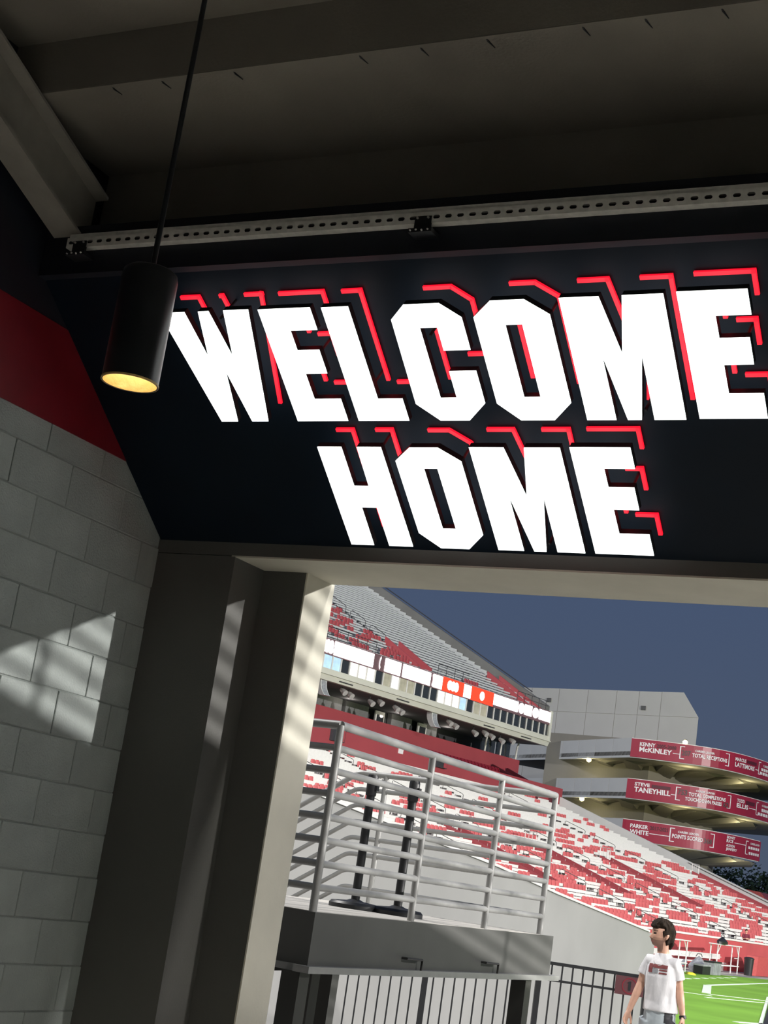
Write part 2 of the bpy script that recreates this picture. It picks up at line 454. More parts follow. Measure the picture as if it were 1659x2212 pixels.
LET = [
 ('W', [(0.768, A0), (0.854, A0), (0.890, A0 + .256), (0.927, A0), (1.011, A0), (1.115, A1 + .006), (0.991, A1 + .006), (0.954, A1 - .215), (0.919, A1 + .006), (0.865, A1 + .006), (0.830, A1 - .215), (0.797, A1 + .006), (0.667, A1 + .006)], None, 'first letter W of the upper row beside the pendant lamp'),
 ('E', Eshape(1.159, 1.408, 1.281, A0, A1 + .003, 1.385), None, 'letter E between W and L'),
 ('L', [(1.458, A0), (1.697, A0), (1.697, A0 + .112), (1.583, A0 + .112), (1.583, A1), (1.458, A1)], None, 'letter L between E and C'),
 ('C', [(1.750, 0.905), (1.841, A0), (1.971, A0), (2.061, 0.905), (2.061, 1.061), (1.942, 1.061), (1.942, 0.934), (1.871, 0.934), (1.871, 1.264), (1.945, 1.264), (1.945, 1.157), (2.062, 1.157), (2.062, 1.306), (1.982, A1 - .003), (1.828, A1 - .003), (1.755, 1.307)], None, 'letter C between L and O'),
 ('O', Oshape(2.111, 2.426, A0, A1 - .002), 1, 'upper row letter O between C and M'),
 ('M', Mshape(2.475, A0, A1 - .003), None, 'upper row letter M between O and E'),
 ('E', Eshape(2.924, 3.181, 3.052, A0 + .004, A1 + .002, 3.162), None, 'last letter E of the upper row'),
 ('H', [(1.207, B0), (1.324, B0), (1.328, .357), (1.402, .357), (1.400, B0), (1.520, B0), (1.522, B1), (1.404, B1), (1.398, .477), (1.327, .477), (1.330, B1), (1.209, B1)], None, 'first letter H of the lower row'),
 ('O', Oshape(1.570, 1.879, B0 - .002, B1 - .002), 1, 'lower row letter O between H and M'),
 ('M', Mshape(1.931, B0, B1 + .001), None, 'lower row letter M between O and E'),
 ('E', Eshape(2.372, 2.626, 2.498, B0 + .001, B1 + .004, 2.606), None, 'last letter E of the lower row'),
]
def tri_fill(outer, inner):
    b = bmesh.new()
    def loop(ps):
        vs = [b.verts.new((x, y, 0)) for x, y in ps]
        return [b.edges.new((vs[i], vs[(i + 1) % len(vs)])) for i in range(len(vs))]
    es = loop(outer)
    if inner: es += loop(inner)
    bmesh.ops.triangle_fill(b, use_beauty=True, edges=es)
    b.verts.index_update()
    vs = [(v.co.x, v.co.y) for v in b.verts]
    fs = []
    for f in b.faces:
        ix = [v.index for v in f.verts]
        a = sum(vs[ix[i]][0] * vs[ix[(i + 1) % 3]][1] - vs[ix[(i + 1) % 3]][0] * vs[ix[i]][1] for i in range(3))
        fs.append(tuple(ix if a > 0 else ix[::-1]))
    b.free()
    return vs, fs
for nm, shp, ring, desc in LET:
    outer, inner = (shp if ring else (shp, None))
    xs = [p_[0] for p_ in outer]; vs_ = [p_[1] for p_ in outer]
    t = thing('sign_letter', PP((min(xs) + max(xs)) / 2, min(vs_), 0.15), 'glowing white ' + desc, 'sign letter', 'lit letters on the sloping sign')
    V2, F2 = tri_fill(outer, inner)
    f = MB(); f.add([PP(x, v, 0.150) for x, v in V2], F2)
    f.add([PP(x, v, 0.144) for x, v in V2], [g[::-1] for g in F2])
    build('face', f, M['letter'], t)
    rim = MB()
    for lp in ([outer, inner] if inner else [outer]):
        L = len(lp)
        for i in range(L):
            a, b_ = lp[i], lp[(i + 1) % L]
            rim.add([PP(*a, 0.149), PP(*b_, 0.149), PP(*b_, 0.118), PP(*a, 0.118)], [(0, 1, 2, 3)])
    build('rim', rim, M['lettertrim'], t)
    # red light strips on the panel along the top and right edges
    wdt = 0.017
    loops = [outer] + ([inner] if inner else [])
    for li, lp in enumerate(loops):
        L = len(lp)
        for i in range(L):
            a, b_ = Vector(lp[i]), Vector(lp[(i + 1) % L])
            d = b_ - a
            if d.length < 0.03: continue
            d.normalize()
            nrm = Vector((d.y, -d.x))            # outward for ccw outer
            if li == 1: nrm = -nrm
            top = nrm.y > 0.35 and nrm.x > -0.2
            right = nrm.x > 0.55 and nrm.y > -0.3
            if not (top or right): continue
            a2, b2 = (a, b_)
            if top and nrm.y > 0.9:              # tops start a little in from the left corner
                if a2.x < b2.x: a2 = a2 + d * 0.03
                else: b2 = b2 - d * 0.03
            inw = -nrm * wdt
            q4 = [a2, b2, b2 + inw, a2 + inw]
            build('light_strip', MB().add([PP(p_.x, p_.y, 0.004) for p_ in q4] + [PP(p_.x, p_.y, 0.016) for p_ in q4], [(0, 1, 2, 3), (7, 6, 5, 4), (0, 4, 5, 1), (1, 5, 6, 2), (2, 6, 7, 3), (3, 7, 4, 0)]), M['redneon'], t, label='red light strip behind the letter')
    cxm = (min(xs) + max(xs)) / 2
    for p_ in (outer[0], outer[len(outer) // 2]):
        px_ = p_[0] + (0.03 if p_[0] < cxm else -0.03); pv = p_[1] + (0.04 if p_[1] < (min(vs_) + max(vs_)) / 2 else -0.04)
        build('standoff', MB().tube([PP(px_, pv, 0.0), PP(px_, pv, 0.144)], 0.006, 6), M['lettertrim'], t)

# pendant lamps: one hangs in view, the rest are added fill out of frame
def pendant(loc, cord_top, label, power, tint=(1, 0.84, 0.6)):
    x, y, z = loc
    t = thing('pendant_lamp', loc, label, 'pendant lamp')
    hs = build('housing', MB().lathe([(0.089, 0.0), (0.0925, 0.0), (0.0925, 0.365), (0.089, 0.383), (0.078, 0.392), (0.0, 0.392)], loc, 40, cap=False), M['lamp_metal'], t, smooth='auto')
    build('inner_reflector', MB().lathe([(0.0885, 0.001), (0.087, 0.03), (0.080, 0.075), (0.0, 0.077)], loc, 40, cap=False), M['reflector'], t, smooth='auto')
    build('bulb', MB().lathe([(0.0, 0.042), (0.045, 0.043), (0.055, 0.050), (0.055, 0.0765), (0.0, 0.0765)], loc, 24, cap=False), M['bulb'], t, smooth='auto')
    build('rim', MB().lathe([(0.0925, 0.0), (0.0945, 0.0), (0.0945, 0.006), (0.0925, 0.006)], loc, 40, cap=False), M['reflector'], t, smooth='auto')
    build('stem', MB().tube([(x + .002, y, z + 0.385), (x + .002, y, cord_top)], 0.0095, 10), M['lamp_metal'], t, smooth='auto')
    build('canopy', MB().lathe([(0.06, 0), (0.06, 0.02)], (x, y, cord_top - 0.02), 20), M['lamp_metal'], t, smooth='auto')
    d = bpy.data.lights.new('pendant_light', 'SPOT')
    d.energy = power; d.spot_size = R(120); d.spot_blend = 0.6; d.shadow_soft_size = 0.04; d.color = tint
    l = bpy.data.objects.new('pendant_light', d); COL.objects.link(l)
    l.location = (x, y, z + 0.05)
    return t
pendant((1.519, -2.364, 3.224), 5.04, 'black cylinder pendant lamp hanging before the letter W', 200, (1, 0.92, 0.78))
pendant((4.9, -2.0, 3.224), 5.04, 'added unseen fill pendant lamp over the right of the tunnel', 2300, (1, 0.96, 0.88))  # added out of view to bounce light off the floor onto the ceiling
pendant((1.6, -7.4, 4.4), 6.70, 'added unseen fill pendant lamp further back by the block wall', 900, (1.0, 0.97, 0.88))
pendant((4.9, -9.2, 4.4), 7.2, 'added unseen fill pendant lamp at the back of the tunnel', 900, (1.0, 0.97, 0.88))

# ================================================================== VIEWING PLATFORM OUTSIDE
PX, PZ = 0.20, 1.563
vp = thing('viewing_platform', (-0.8, 3.6, 0), 'raised grey steel platform with pipe guard rails outside the opening', 'platform')
YN, YF, XL = 1.825, 5.51, -1.62
build('deck', MB().box(XL, PX - 0.01, YN + 0.01, YF, PZ - 0.05, PZ), M['deck'], vp)
build('fascia', MB().box(PX - 0.012, PX, YN, YF + 0.25, 1.262, PZ - 0.004), M['fascia_grey'], vp)
build('fascia', MB().box(XL, PX - 0.012, YN, YN + 0.012, 1.262, PZ - 0.004), M['fascia_grey'], vp)
build('fascia', MB().box(XL, PX - 0.012, YF - 0.012, YF, 1.262, PZ - 0.004), M['fascia_grey'], vp)
build('bottom_channel', MB().box(PX - 0.06, PX + 0.045, YN - 0.06, YF + 0.36, 1.224, 1.262), M['railpaint'], vp, label='grey channel lip under the fascia')
build('bottom_channel', MB().box(XL, PX - 0.06, YN - 0.02, YN + 0.06, 1.224, 1.262), M['railpaint'], vp)
build('gusset', MB().add([(XL, YN + .02, 1.224), (0.12, YN + .02, 1.224), (XL, YN + .02, 0.95), (XL, YN + .05, 1.224), (0.12, YN + .05, 1.224), (XL, YN + .05, 0.95)], [(0, 1, 2)[::-1], (3, 4, 5), (0, 2, 5, 3), (1, 0, 3, 4), (2, 1, 4, 5)]), M['leg_dark'], vp)
for (lx, ly) in ((0.13, 1.83), (0.13, 5.36), (XL + 0.1, 1.86), (XL + 0.1, 5.36), (-0.75, 3.6)):
    build('leg', MB().box(lx - 0.06, lx + 0.06, ly - 0.06, ly + 0.06, -0.03, 1.224), M['leg_dark'], vp)
for yy in (3.05, 4.36):
    build('pull_handle', MB().tube([(PX, yy, 1.333), (PX + 0.035, yy, 1.333), (PX + 0.035, yy + 0.235, 1.328), (PX + 0.035, yy + 0.235, 1.262)], 0.008, 8), M['leg_dark'], vp)
RR = 0.0235
def post(x, y, r=RR): build('post', MB().tube([(x, y, PZ - 0.004), (x, y, PZ + 1.07)], r, 12), M['railpaint'], vp, smooth='auto')
for yy in (1.835, 3.15, 4.38): post(PX - 0.025, yy)
post(PX - 0.025, YF - 0.005)
HS = [1.07 * k / 8 for k in range(1, 9)]
for k, h in enumerate(HS):
    r = RR + 0.002 if k == 7 else RR - 0.003
    z = PZ + h
    build('rail', MB().tube([(PX - 0.025, 1.835, z), (PX - 0.025, YF - 0.005, z)], r, 12), M['railpaint'], vp, smooth='auto')
    build('rail', MB().tube([(PX - 0.025, 1.835, z), (XL, 1.835, z)], r, 12), M['railpaint'], vp, smooth='auto')
    # far side runs back along the platform and bends down beside the stair
    bend = []
    for a in range(0, 7):
        ang = R(32.6) * a / 6
        bend.append((-1.55 - 0.16 * math.sin(ang), YF - 0.005, z - 0.16 * (1 - math.cos(ang))))
    e = bend[-1]
    run = 1.75
    bend.append((e[0] - run, YF - 0.005, e[2] - run * 0.64))
    build('rail', MB().tube([(PX - 0.025, YF - 0.005, z)] + bend, r - 0.002, 12), M['railpaint'], vp, smooth='auto')
    near = [(b_[0], 4.25, b_[2]) for b_ in bend]
    build('rail', MB().tube([(-1.50, 4.25, z)] + near, r - 0.002, 12), M['railpaint'], vp, smooth='auto')
post(-1.335, YF - 0.005); post(-1.50, 4.25)
for k in range(8):
    zt = PZ - 0.19 * (k + 1)
    build('stair_tread', MB().box(XL - 0.29 * (k + 1), XL - 0.29 * k + 0.02, 4.28, YF - 0.03, zt - 0.04, zt), M['deck'], vp)
build('stringer', MB().hexa([(XL - 2.3, 4.26, -0.03), (XL, 4.26, 1.3), (XL, 4.29, 1.3), (XL - 2.3, 4.29, -0.03)], [(XL - 2.3, 4.26, 0.2), (XL, 4.26, 1.55), (XL, 4.29, 1.55), (XL - 2.3, 4.29, 0.2)]), M['fascia_grey'], vp)
build('stringer', MB().hexa([(XL - 2.3, 5.46, -0.03), (XL, 5.46, 1.3), (XL, 5.49, 1.3), (XL - 2.3, 5.49, -0.03)], [(XL - 2.3, 5.46, 0.2), (XL, 5.46, 1.55), (XL, 5.49, 1.55), (XL - 2.3, 5.49, 0.2)]), M['fascia_grey'], vp)

# belt stanchions on the platform
def stanchion(x, y, label):
    t = thing('stanchion', (x, y, PZ), label, 'stanchion', 'black stanchions on the platform')
    build('base', MB().lathe([(0.185, 0), (0.185, 0.028), (0.17, 0.045), (0.06, 0.056), (0.036, 0.066), (0, 0.066)], (x, y, PZ), 32, cap=False), M['black_metal'], t, smooth='auto')
    build('pole', MB().tube([(x, y, PZ + 0.04), (x, y, PZ + 0.86)], 0.031, 16), M['black_metal'], t, smooth='auto')
    hd = build('belt_head', MB().lathe([(0.036, 0.80), (0.039, 0.81), (0.039, 0.935), (0.034, 0.95), (0, 0.95)], (x, y, PZ), 16, cap=False), M['black_plastic'], t, smooth='auto')
    build('belt_clip', MB().box(x + 0.035, x + 0.052, y - 0.018, y + 0.018, PZ + 0.84, PZ + 0.90), M['black_plastic'], hd)
stanchion(-0.62, 3.88, 'slim black stanchion nearer the stair')
stanchion(-0.34, 4.00, 'slim black stanchion nearer the platform edge')

# ================================================================== APRON, WING WALL, FENCE
mb = MB()
mb.hexa([(-30, 12.8, -0.9), (45, 12.8, -0.9), (45, 23, -0.9), (-30, 23, -0.9)], [(-30, 12.8, -0.035), (45, 12.8, -0.035), (45, 23, ZF), (-30, 23, ZF)])
build('apron', mb, M['asphalt'], kind='structure')
# unseen wall and pipe rail right of the tunnel mouth, shaped to block floodlight
def zrt(y): return 3.95 - 0.2 * (y - 3.3)
fk = thing('shade_flank', (7.05, 9, -0.9), kind='structure')
mb = MB(); mb.prism([(0.53, -0.9), (17.5, -0.9), (17.5, zrt(17.5)), (0.53, zrt(0.53))][::-1], lambda u, v, d: (d, u, v), 6.9, 7.2)
build('wall_mass', mb, M['wing'], fk)
for k in range(1, 9):
    build('rail', MB().tube([(7.0, 0.7, zrt(0.7) + 1.07 * k / 8), (7.0, 17.4, zrt(17.4) + 1.07 * k / 8)], 0.022, 8), M['railpaint'], fk)
for y_ in (0.7, 3.0, 5.3, 8.0, 10.4, 12.8, 15.2, 17.4):
    build('post', MB().tube([(7.0, y_, zrt(y_)), (7.0, y_, zrt(y_) + 1.07)], 0.024, 8), M['railpaint'], fk)
mb = MB()
prof = [(0.53, ZF), (22.6, ZF), (22.6, 1.53), (22.15, 1.571), (17.1, 1.964), (14.6, 2.195), (8.64, 2.625), (0.53, 3.17)]
mb.prism(prof[::-1], lambda u, v, d: (d, u, v), -4.3, -4.0)
build('wing_wall', mb, M['wing'], kind='structure', label='pale concrete wall with sloping top', org=(-4.15, 12, ZF))
mb = MB()
tp = prof[2:]
for i in range(1, len(tp) - 1):
    (ya, za), (yb, zb) = tp[i], tp[i + 1]
    mb.hexa([(-4.34, yb, zb), (-3.97, yb, zb), (-3.97, ya, za), (-4.34, ya, za)], [(-4.34, yb, zb + .035), (-3.97, yb, zb + .035), (-3.97, ya, za + .035), (-4.34, ya, za + .035)])
build('coping', mb, M['endwall'], bpy.data.objects['wing_wall'])

FD = Vector((0.939, 0.516, 0)).normalized()
F0 = Vector((-3.95, 9.438, 0))
fl = 3.78
fence = thing('picket_fence', (F0.x + FD.x * fl / 2, F0.y + FD.y * fl / 2, -0.03), 'black steel picket fence in front of the concrete wall', 'fence')
def FP(a, off, z): return (F0.x + FD.x * a - FD.y * off, F0.y + FD.y * a + FD.x * off, z)
def fbox(a0, a1, o0, o1, z0, z1): return MB().box(a0, a1, o0, o1, z0, z1, T=FP)
build('rail', fbox(0, fl, -0.016, 0.016, 1.15, 1.185), M['black_metal'], fence)
build('rail', fbox(0, fl, -0.014, 0.014, 0.975, 1.0), M['black_metal'], fence)
build('rail', fbox(0, fl, -0.014, 0.014, 0.08, 0.105), M['black_metal'], fence)
pk = mesh_of('picket', MB().box(-0.0085, 0.0085, -0.0085, 0.0085, 0, 1.13), M['black_metal'])
fang = math.atan2(FD.y, FD.x)
kk = 0
a = 0.10
while a < fl - 0.05:
    place('picket', pk, FP(a, 0, 0.02), fence, rot=(0, 0, fang))
    a += 0.1175
for a in (0.03, 1.30, 2.55, fl - 0.03):
    build('post', fbox(a - 0.03, a + 0.03, -0.03, 0.03, -0.03, 1.21), M['black_metal'], fence)
gs = thing('gate_sign', FP(fl - 0.30, -0.03, 0.98), 'small maroon gate number plate on the picket fence', 'sign')
build('plate', fbox(fl - 0.38, fl - 0.06, -0.034, -0.02, 0.95, 1.15), M['maroon_plate'], gs)
mb = MB()
for i in range(24):
    a0 = 2 * math.pi * i / 24; a1 = 2 * math.pi * (i + 1) / 24
    pts = []
    for (rr, aa) in ((0.085, a0), (0.085, a1), (0.075, a1), (0.075, a0)):
        pts.append(FP(fl - 0.22 + rr * math.cos(aa), -0.0355, 1.05 + rr * math.sin(aa)))
    mb.add(pts, [(0, 1, 2, 3)])
build('ring', mb, M['seat_dark'], gs)
build('numeral', MB().add([FP(fl - 0.235, -0.0355, 1.0), FP(fl - 0.205, -0.0355, 1.0), FP(fl - 0.205, -0.0355, 1.1), FP(fl - 0.222, -0.0355, 1.1), FP(fl - 0.25, -0.0355, 1.08), FP(fl - 0.235, -0.0355, 1.075)], [(0, 1, 2, 3, 4, 5)]), M['black_metal'], gs)

# ================================================================== PLAYING FIELD
mb = MB(); mb.hexa([SN(12, 42.9, -1.0), SN(12, -90, -1.0), SN(230, -90, -1.0), SN(230, 42.9, -1.0)], [SN(12, 42.9, ZF - .02), SN(12, -90, ZF - .02), SN(230, -90, ZF - .02), SN(230, 42.9, ZF - .02)])
build('field_border', mb, M['asphalt'], kind='structure')
mb = MB(); mb.hexa([SN(26, 38.6, -0.9), SN(26, -85, -0.9), SN(225, -85, -0.9), SN(225, 38.6, -0.9)], [SN(26, 38.6, ZF), SN(26, -85, ZF), SN(225, -85, ZF), SN(225, 38.6, ZF)])
field = build('field', mb, M['grass'], kind='structure')
def fline(p0, p1, wd):
    a = Vector((*p0, 0)); b = Vector((*p1, 0)); d = (b - a).normalized(); s = Vector((-d.y, d.x, 0)) * wd / 2
    P4 = [a - s, b - s, b + s, a + s]
    build('field_line', MB().hexa([(q.x, q.y, ZF) for q in P4], [(q.x, q.y, ZF + 0.012) for q in P4]), M['line'], field)
fline((-11.25, 54.3), (-13.4, 62.6), 0.34)
fline((-13.4, 62.5), (-14.9, 81.0), 0.22)
fline((-10.99, 53.7), (-9.3, 57.2), 0.12)
fline((-9.3, 57.2), (-8.2, 62.2), 0.12)
fline((-12.0, 51.3), (-10.6, 52.6), 0.12)
fline((-10.3, 50.6), (-8.6, 56.0), 0.12)
for i in range(7):
    t_ = i / 6
    x_ = -15.45 + (-16.7 + 15.45) * t_; y_ = 66.4 + 13.8 * t_
    fline((x_, y_), (x_ - 0.05, y_ + 0.95), 0.2)
fline((-6.2, 38.4), (-5.7, 40.2), 0.22)
fline((-5.55, 38.5), (-10.4, 60.9), 0.11)
fline((-5.55, 38.5), (-3.3, 28.0), 0.11)
mb = MB(); mb.hexa([(-5.46, 38.4, ZF), (-2.4, 38.6, ZF), (-5.5, 61.5, ZF), (-10.3, 61.0, ZF)], [(-5.46, 38.4, ZF + .03), (-2.4, 38.6, ZF + .03), (-5.5, 61.5, ZF + .03), (-10.3, 61.0, ZF + .03)])
build('ground_mat', mb, M['black_plastic'], label='black rubber mat on the turf past the white line', cat='mat')
build('yellow_disc', MB().lathe([(0.27, 0), (0.25, 0.05), (0.12, 0.11), (0.09, 0.11)], (-17.2, 73.7, ZF), 20), M['yellow_plastic'], label='yellow disc marker lying on the turf', cat='marker', smooth='auto')

# ================================================================== LOWER STAND
NF, PITCH, RS = 43.6, 0.73, 0.2274
NROW = 44
S0, S1 = 58.0, 123.8
def ztop(n): return 4.35 + (n - 54.5) * 0.3115
def zfl(k): return ztop(NF + PITCH * k + 0.45) - 0.78
ls = thing('lower_grandstand', SN(95, 50, ZF), 'lower grandstand with white bench rows and red walls', 'grandstand')
mb = MB()
for k in range(NROW):
    n0 = NF + PITCH * k
    f = zfl(k)
    mb.box(S0, S1, n0, n0 + PITCH + 0.05, f - 0.6, f, T=SN)
build('concrete_steps', mb, M['stand_conc'], ls, kind='stuff')
VOM = [(83.0, 1.5), (92.8, 1.5), (103.4, 1.5), (120.9, 1.2)]
AIS = [78.0, 88.0, 98.2, 112.0]
def bench_mesh(L, name, m, back=True):
    b = MB()
    b.box(0, L, 0.12, 0.42, 0.40, 0.445)
    if back:
        b.box(0, L, 0.44, 0.47, 0.60, 0.775)
    for s in [0.25 + i * 1.6 for i in range(int(L / 1.6) + 1)]:
        if s > L - 0.1: break
        b.box(s, s + 0.05, 0.14, 0.44, 0.0, 0.40)
        if back: b.box(s, s + 0.05, 0.44, 0.455, 0.0, 0.62)
    return mesh_of(name, b, m)
bcache = {}
spans = []
for k in range(NROW):
    n0 = NF + PITCH * k
    cuts = []
    for vs_, vw in VOM:
        if 50.5 < n0 < (59.2 if vs_ < 119 else 60.0): cuts.append((vs_ - 0.3, vs_ + vw))
    for a in AIS: cuts.append((a - 0.45, a + 0.45))
    cuts.sort()
    s = S0 + 0.5
    segs = []
    for c0, c1 in cuts + [(122.6, 200)]:
        if c0 - s > 0.8: segs.append((s, c0))
        s = max(s, c1)
    spans.append((k, n0, segs))
allseg = [(k, n0, a, b) for k, n0, sg in spans for a, b in sg]
# only as many separate benches as read singly; the shortest far ones behind the jamb are left out
allseg = [q for q in allseg if q[3] > 66.0 + (q[1] - 43) * 0.36]
for k, n0, a, b in allseg:
    L = round(b - a, 2)
    key = L
    if key not in bcache: bcache[key] = bench_mesh(L, 'bench', M['bench'])
    place('bench', bcache[key], SN(a, n0, zfl(k)), ls, rot=(0, 0, SROT))
# red side walls of the stair portals
for vs_, vw in VOM:
    na, nb = (51.0, 58.9) if vs_ < 119 else (47.0, 60.0)
    for ds in (-0.15, vw):
        build('portal_wall', MB().hexa([SN(vs_ + ds, na, ztop(na) - 1.6), SN(vs_ + ds, nb, ztop(nb) - 1.6), SN(vs_ + ds + .15, nb, ztop(nb) - 1.6), SN(vs_ + ds + .15, na, ztop(na) - 1.6)][::-1],
              [SN(vs_ + ds, na, ztop(na) + 0.02), SN(vs_ + ds, nb, ztop(nb) + 0.12), SN(vs_ + ds + .15, nb, ztop(nb) + 0.12), SN(vs_ + ds + .15, na, ztop(na) + 0.02)][::-1]), M['garnet'], ls)
    cg = build('portal_guard', MB().tube([SN(vs_, nb + .1, ztop(nb) - 0.2), SN(vs_, nb + .1, ztop(nb) + 0.75), SN(vs_ + vw, nb + .1, ztop(nb) + 0.75), SN(vs_ + vw, nb + .1, ztop(nb) - 0.2)], 0.03, 6)
               .tube([SN(vs_ + vw * .33, nb + .1, ztop(nb) - 0.2), SN(vs_ + vw * .33, nb + .1, ztop(nb) + 0.75)], 0.02, 6).tube([SN(vs_ + vw * .66, nb + .1, ztop(nb) - 0.2), SN(vs_ + vw * .66, nb + .1, ztop(nb) + 0.75)], 0.02, 6), M['fixture'], ls)
# handrails in the aisles
for a in AIS:
    n0 = 45.2
    while n0 < 73:
        z = ztop(n0)
        build('handrail', MB().tube([SN(a, n0, z - 0.7), SN(a, n0, z + 0.18), SN(a, n0 + 0.15, z + 0.28), SN(a, n0 + 1.9, z + 0.28 + 1.75 * .3115), SN(a, n0 + 2.0, z + 0.18 + 2 * .3115), SN(a, n0 + 2.0, z - 0.7 + 2 * .3115)], 0.022, 6), M['leg_dark'], ls)
        n0 += 2.9
# front wall, coping, far end wall
build('front_wall', MB().box(S0, 150, 43.0, 43.3, ZF, 1.25, T=SN), M['front_red'], ls)
build('coping', MB().box(S0, 150, 42.92, 43.38, 1.25, 1.36, T=SN), M['bench'], ls)
def zend(n): return 4.68 + (n - 54.54) * 0.322
ew = [(42.9, ZF), (80.6, ZF), (80.6, 13.6), (80.6, zend(80.6) + 0.2), (42.9, zend(42.9))]
mb = MB(); mb.prism([(42.9, ZF), (80.6, ZF), (80.6, zend(80.6)), (42.9, zend(42.9))], lambda u, v, d: SN(d, u, v), 124.2, 123.85)
build('end_wall', mb, M['endwall'], ls)
build('end_rail', MB().tube([SN(123.8, 50, zend(50) - 0.12), SN(123.8, 62, zend(62) - 0.12)], 0.02, 6), M['leg_dark'], ls)
mb = MB(); mb.box(122.6, 123.85, 43.3, 62, -0.6, ztop(43.3) - 0.6, T=SN)
mb.hexa([SN(123.55, 45, ztop(45) - 1.0), SN(123.85, 45, ztop(45) - 1.0), SN(123.85, 60, ztop(60) - 1.0), SN(123.55, 60, ztop(60) - 1.0)], [SN(123.55, 45, ztop(45) - 0.10), SN(123.85, 45, ztop(45) - .10), SN(123.85, 60, ztop(60) - .10), SN(123.55, 60, ztop(60) - .10)])
build('aisle_wall', mb, M['garnet'], ls)
# back red walls below the club level
build('back_wall', MB().box(S0, 124.2, 75.5, 75.8, 9.5, 12.2, T=SN), M['garnet'], ls)
build('walkway', MB().box(S0, 124.2, 75.8, 80.6, 11.2, 11.9, T=SN), M['stand_conc'], ls)
for s_, na, nb in ((119.4, 75.2, 80.4), (121.9, 75.2, 80.4)):
    build('maroon_parapet', MB().hexa([SN(s_, na, 10.2), SN(s_, nb, 11.8), SN(s_ + .25, nb, 11.8), SN(s_ + .25, na, 10.2)][::-1], [SN(s_, na, 11.5), SN(s_, nb, 13.45), SN(s_ + .25, nb, 13.45), SN(s_ + .25, na, 11.5)][::-1]), M['garnet_dark'], ls)
# service niches with dark equipment on the back wall
for s_ in (89.9, 103.6):
    nb_ = build('niche_box', MB().box(s_, s_ + 1.5, 75.2, 75.5, 11.3, 12.3, T=SN), M['charcoal'], ls)
    build('niche_door', MB().box(s_ + 1.0, s_ + 1.4, 75.15, 75.2, 11.35, 12.2, T=SN), M['garnet'], nb_)
build('wall_plate', MB().box(98.6, 99.2, 75.44, 75.5, 11.62, 12.15, T=SN), M['print_white'], ls)

# dark red folded seats along the walkway
sd = MB(); sd.box(0, 0.44, 0, 0.07, 0.0, 0.85); sd.box(0.03, 0.41, -0.09, 0.0, 0.25, 0.7)
sdm = mesh_of('folded_seat', sd, M['seat_dark'])
for i in range(64):
    s_ = 89.0 + i * 0.55
    if s_ > 120: break
    place('folded_seat', sdm, SN(s_, 79.6, 12.28), None, (0, 0, SROT), 'dark red folded seat on the walkway under the club wall', 'seat', 'dark red seats under the club wall')
build('walkway_plinth', MB().box(S0, 124.2, 79.4, 80.6, 11.9, 12.28, T=SN), M['garnet'], ls)

# clip-on red seats scattered over the benches
sm = MB()
prf = [(-0.20, 0.02), (-0.12, 0.0), (0.0, -0.012), (0.12, 0.0), (0.20, 0.02)]
for i in range(4):
    (x0, y0), (x1, y1) = prf[i], prf[i + 1]
    z0 = 0.03; za = 0.40 if i in (0,) else 0.44; zb = 0.40 if i == 3 else 0.44
    sm.hexa([(x0, y0 + .30, z0), (x1, y1 + .30, z0), (x1, y1 + .335, z0), (x0, y0 + .335, z0)], [(x0, y0 + .34, za), (x1, y1 + .34, zb), (x1, y1 + .375, zb), (x0, y0 + .375, za)])
sm.box(-0.20, 0.20, -0.02, 0.34, 0.0, 0.04)
seat_me = mesh_of('clip_on_seat', sm, M['seat'])
rnd = random.Random(11)
spots = []
for k, n0, a, b in allseg:
    s = a + 0.3
    frac = k / NROW
    while s < b - 0.3:
        dens = 0.62 if frac < 0.45 else (0.36 if frac < 0.68 else 0.16)
        if rnd.random() < dens * 0.26:
            ln = rnd.choice([2, 3, 4, 5, 6, 7, 9]) if frac < 0.6 else rnd.choice([2, 3, 4])
            for j in range(ln):
                if s < b - 0.3: spots.append((k, s, n0)); s += 0.46
            s += rnd.choice([0.5, 1.0])
        else:
            s += 0.46
def dist(q): return math.hypot(q[1], q[2])
vis = [q for q in spots if q[1] > 65 + (q[2] - 43) * 0.36]
vis.sort(key=dist)
ONES = ' first second third fourth fifth sixth seventh eighth ninth tenth eleventh twelfth thirteenth fourteenth fifteenth sixteenth seventeenth eighteenth nineteenth'.split(' ')
def ordinal(n):
    if n < 20: return ONES[n]
    tn, on = divmod(n, 10)
    if on == 0: return {2: 'twentieth', 3: 'thirtieth', 4: 'fortieth'}[tn]
    return {2: 'twenty', 3: 'thirty', 4: 'forty'}[tn] + '-' + ONES[on]
for (k, s, n0) in vis[:300]:
    place('clip_on_seat', seat_me, SN(s, n0 + 0.02, zfl(k) + 0.447), None, (0, 0, SROT), 'red clip-on seat on the %s bench row above the front wall of the lower stand' % ordinal(k + 1), 'seat', 'red clip-on seats on the lower stand')
rest = MB()
cs_, sn_ = math.cos(SROT), math.sin(SROT)
for (k, s, n0) in vis[300:]:
    bx, by, bz = SN(s, n0 + 0.02, zfl(k) + 0.447)
    rest.add([(bx + v[0] * cs_ - v[1] * sn_, by + v[0] * sn_ + v[1] * cs_, bz + v[2]) for v in sm.v], sm.f)
build('clip_on_seats_far', rest, M['seat'], label='red clip-on seats on the higher rows of the lower stand', cat='seats', kind='stuff')

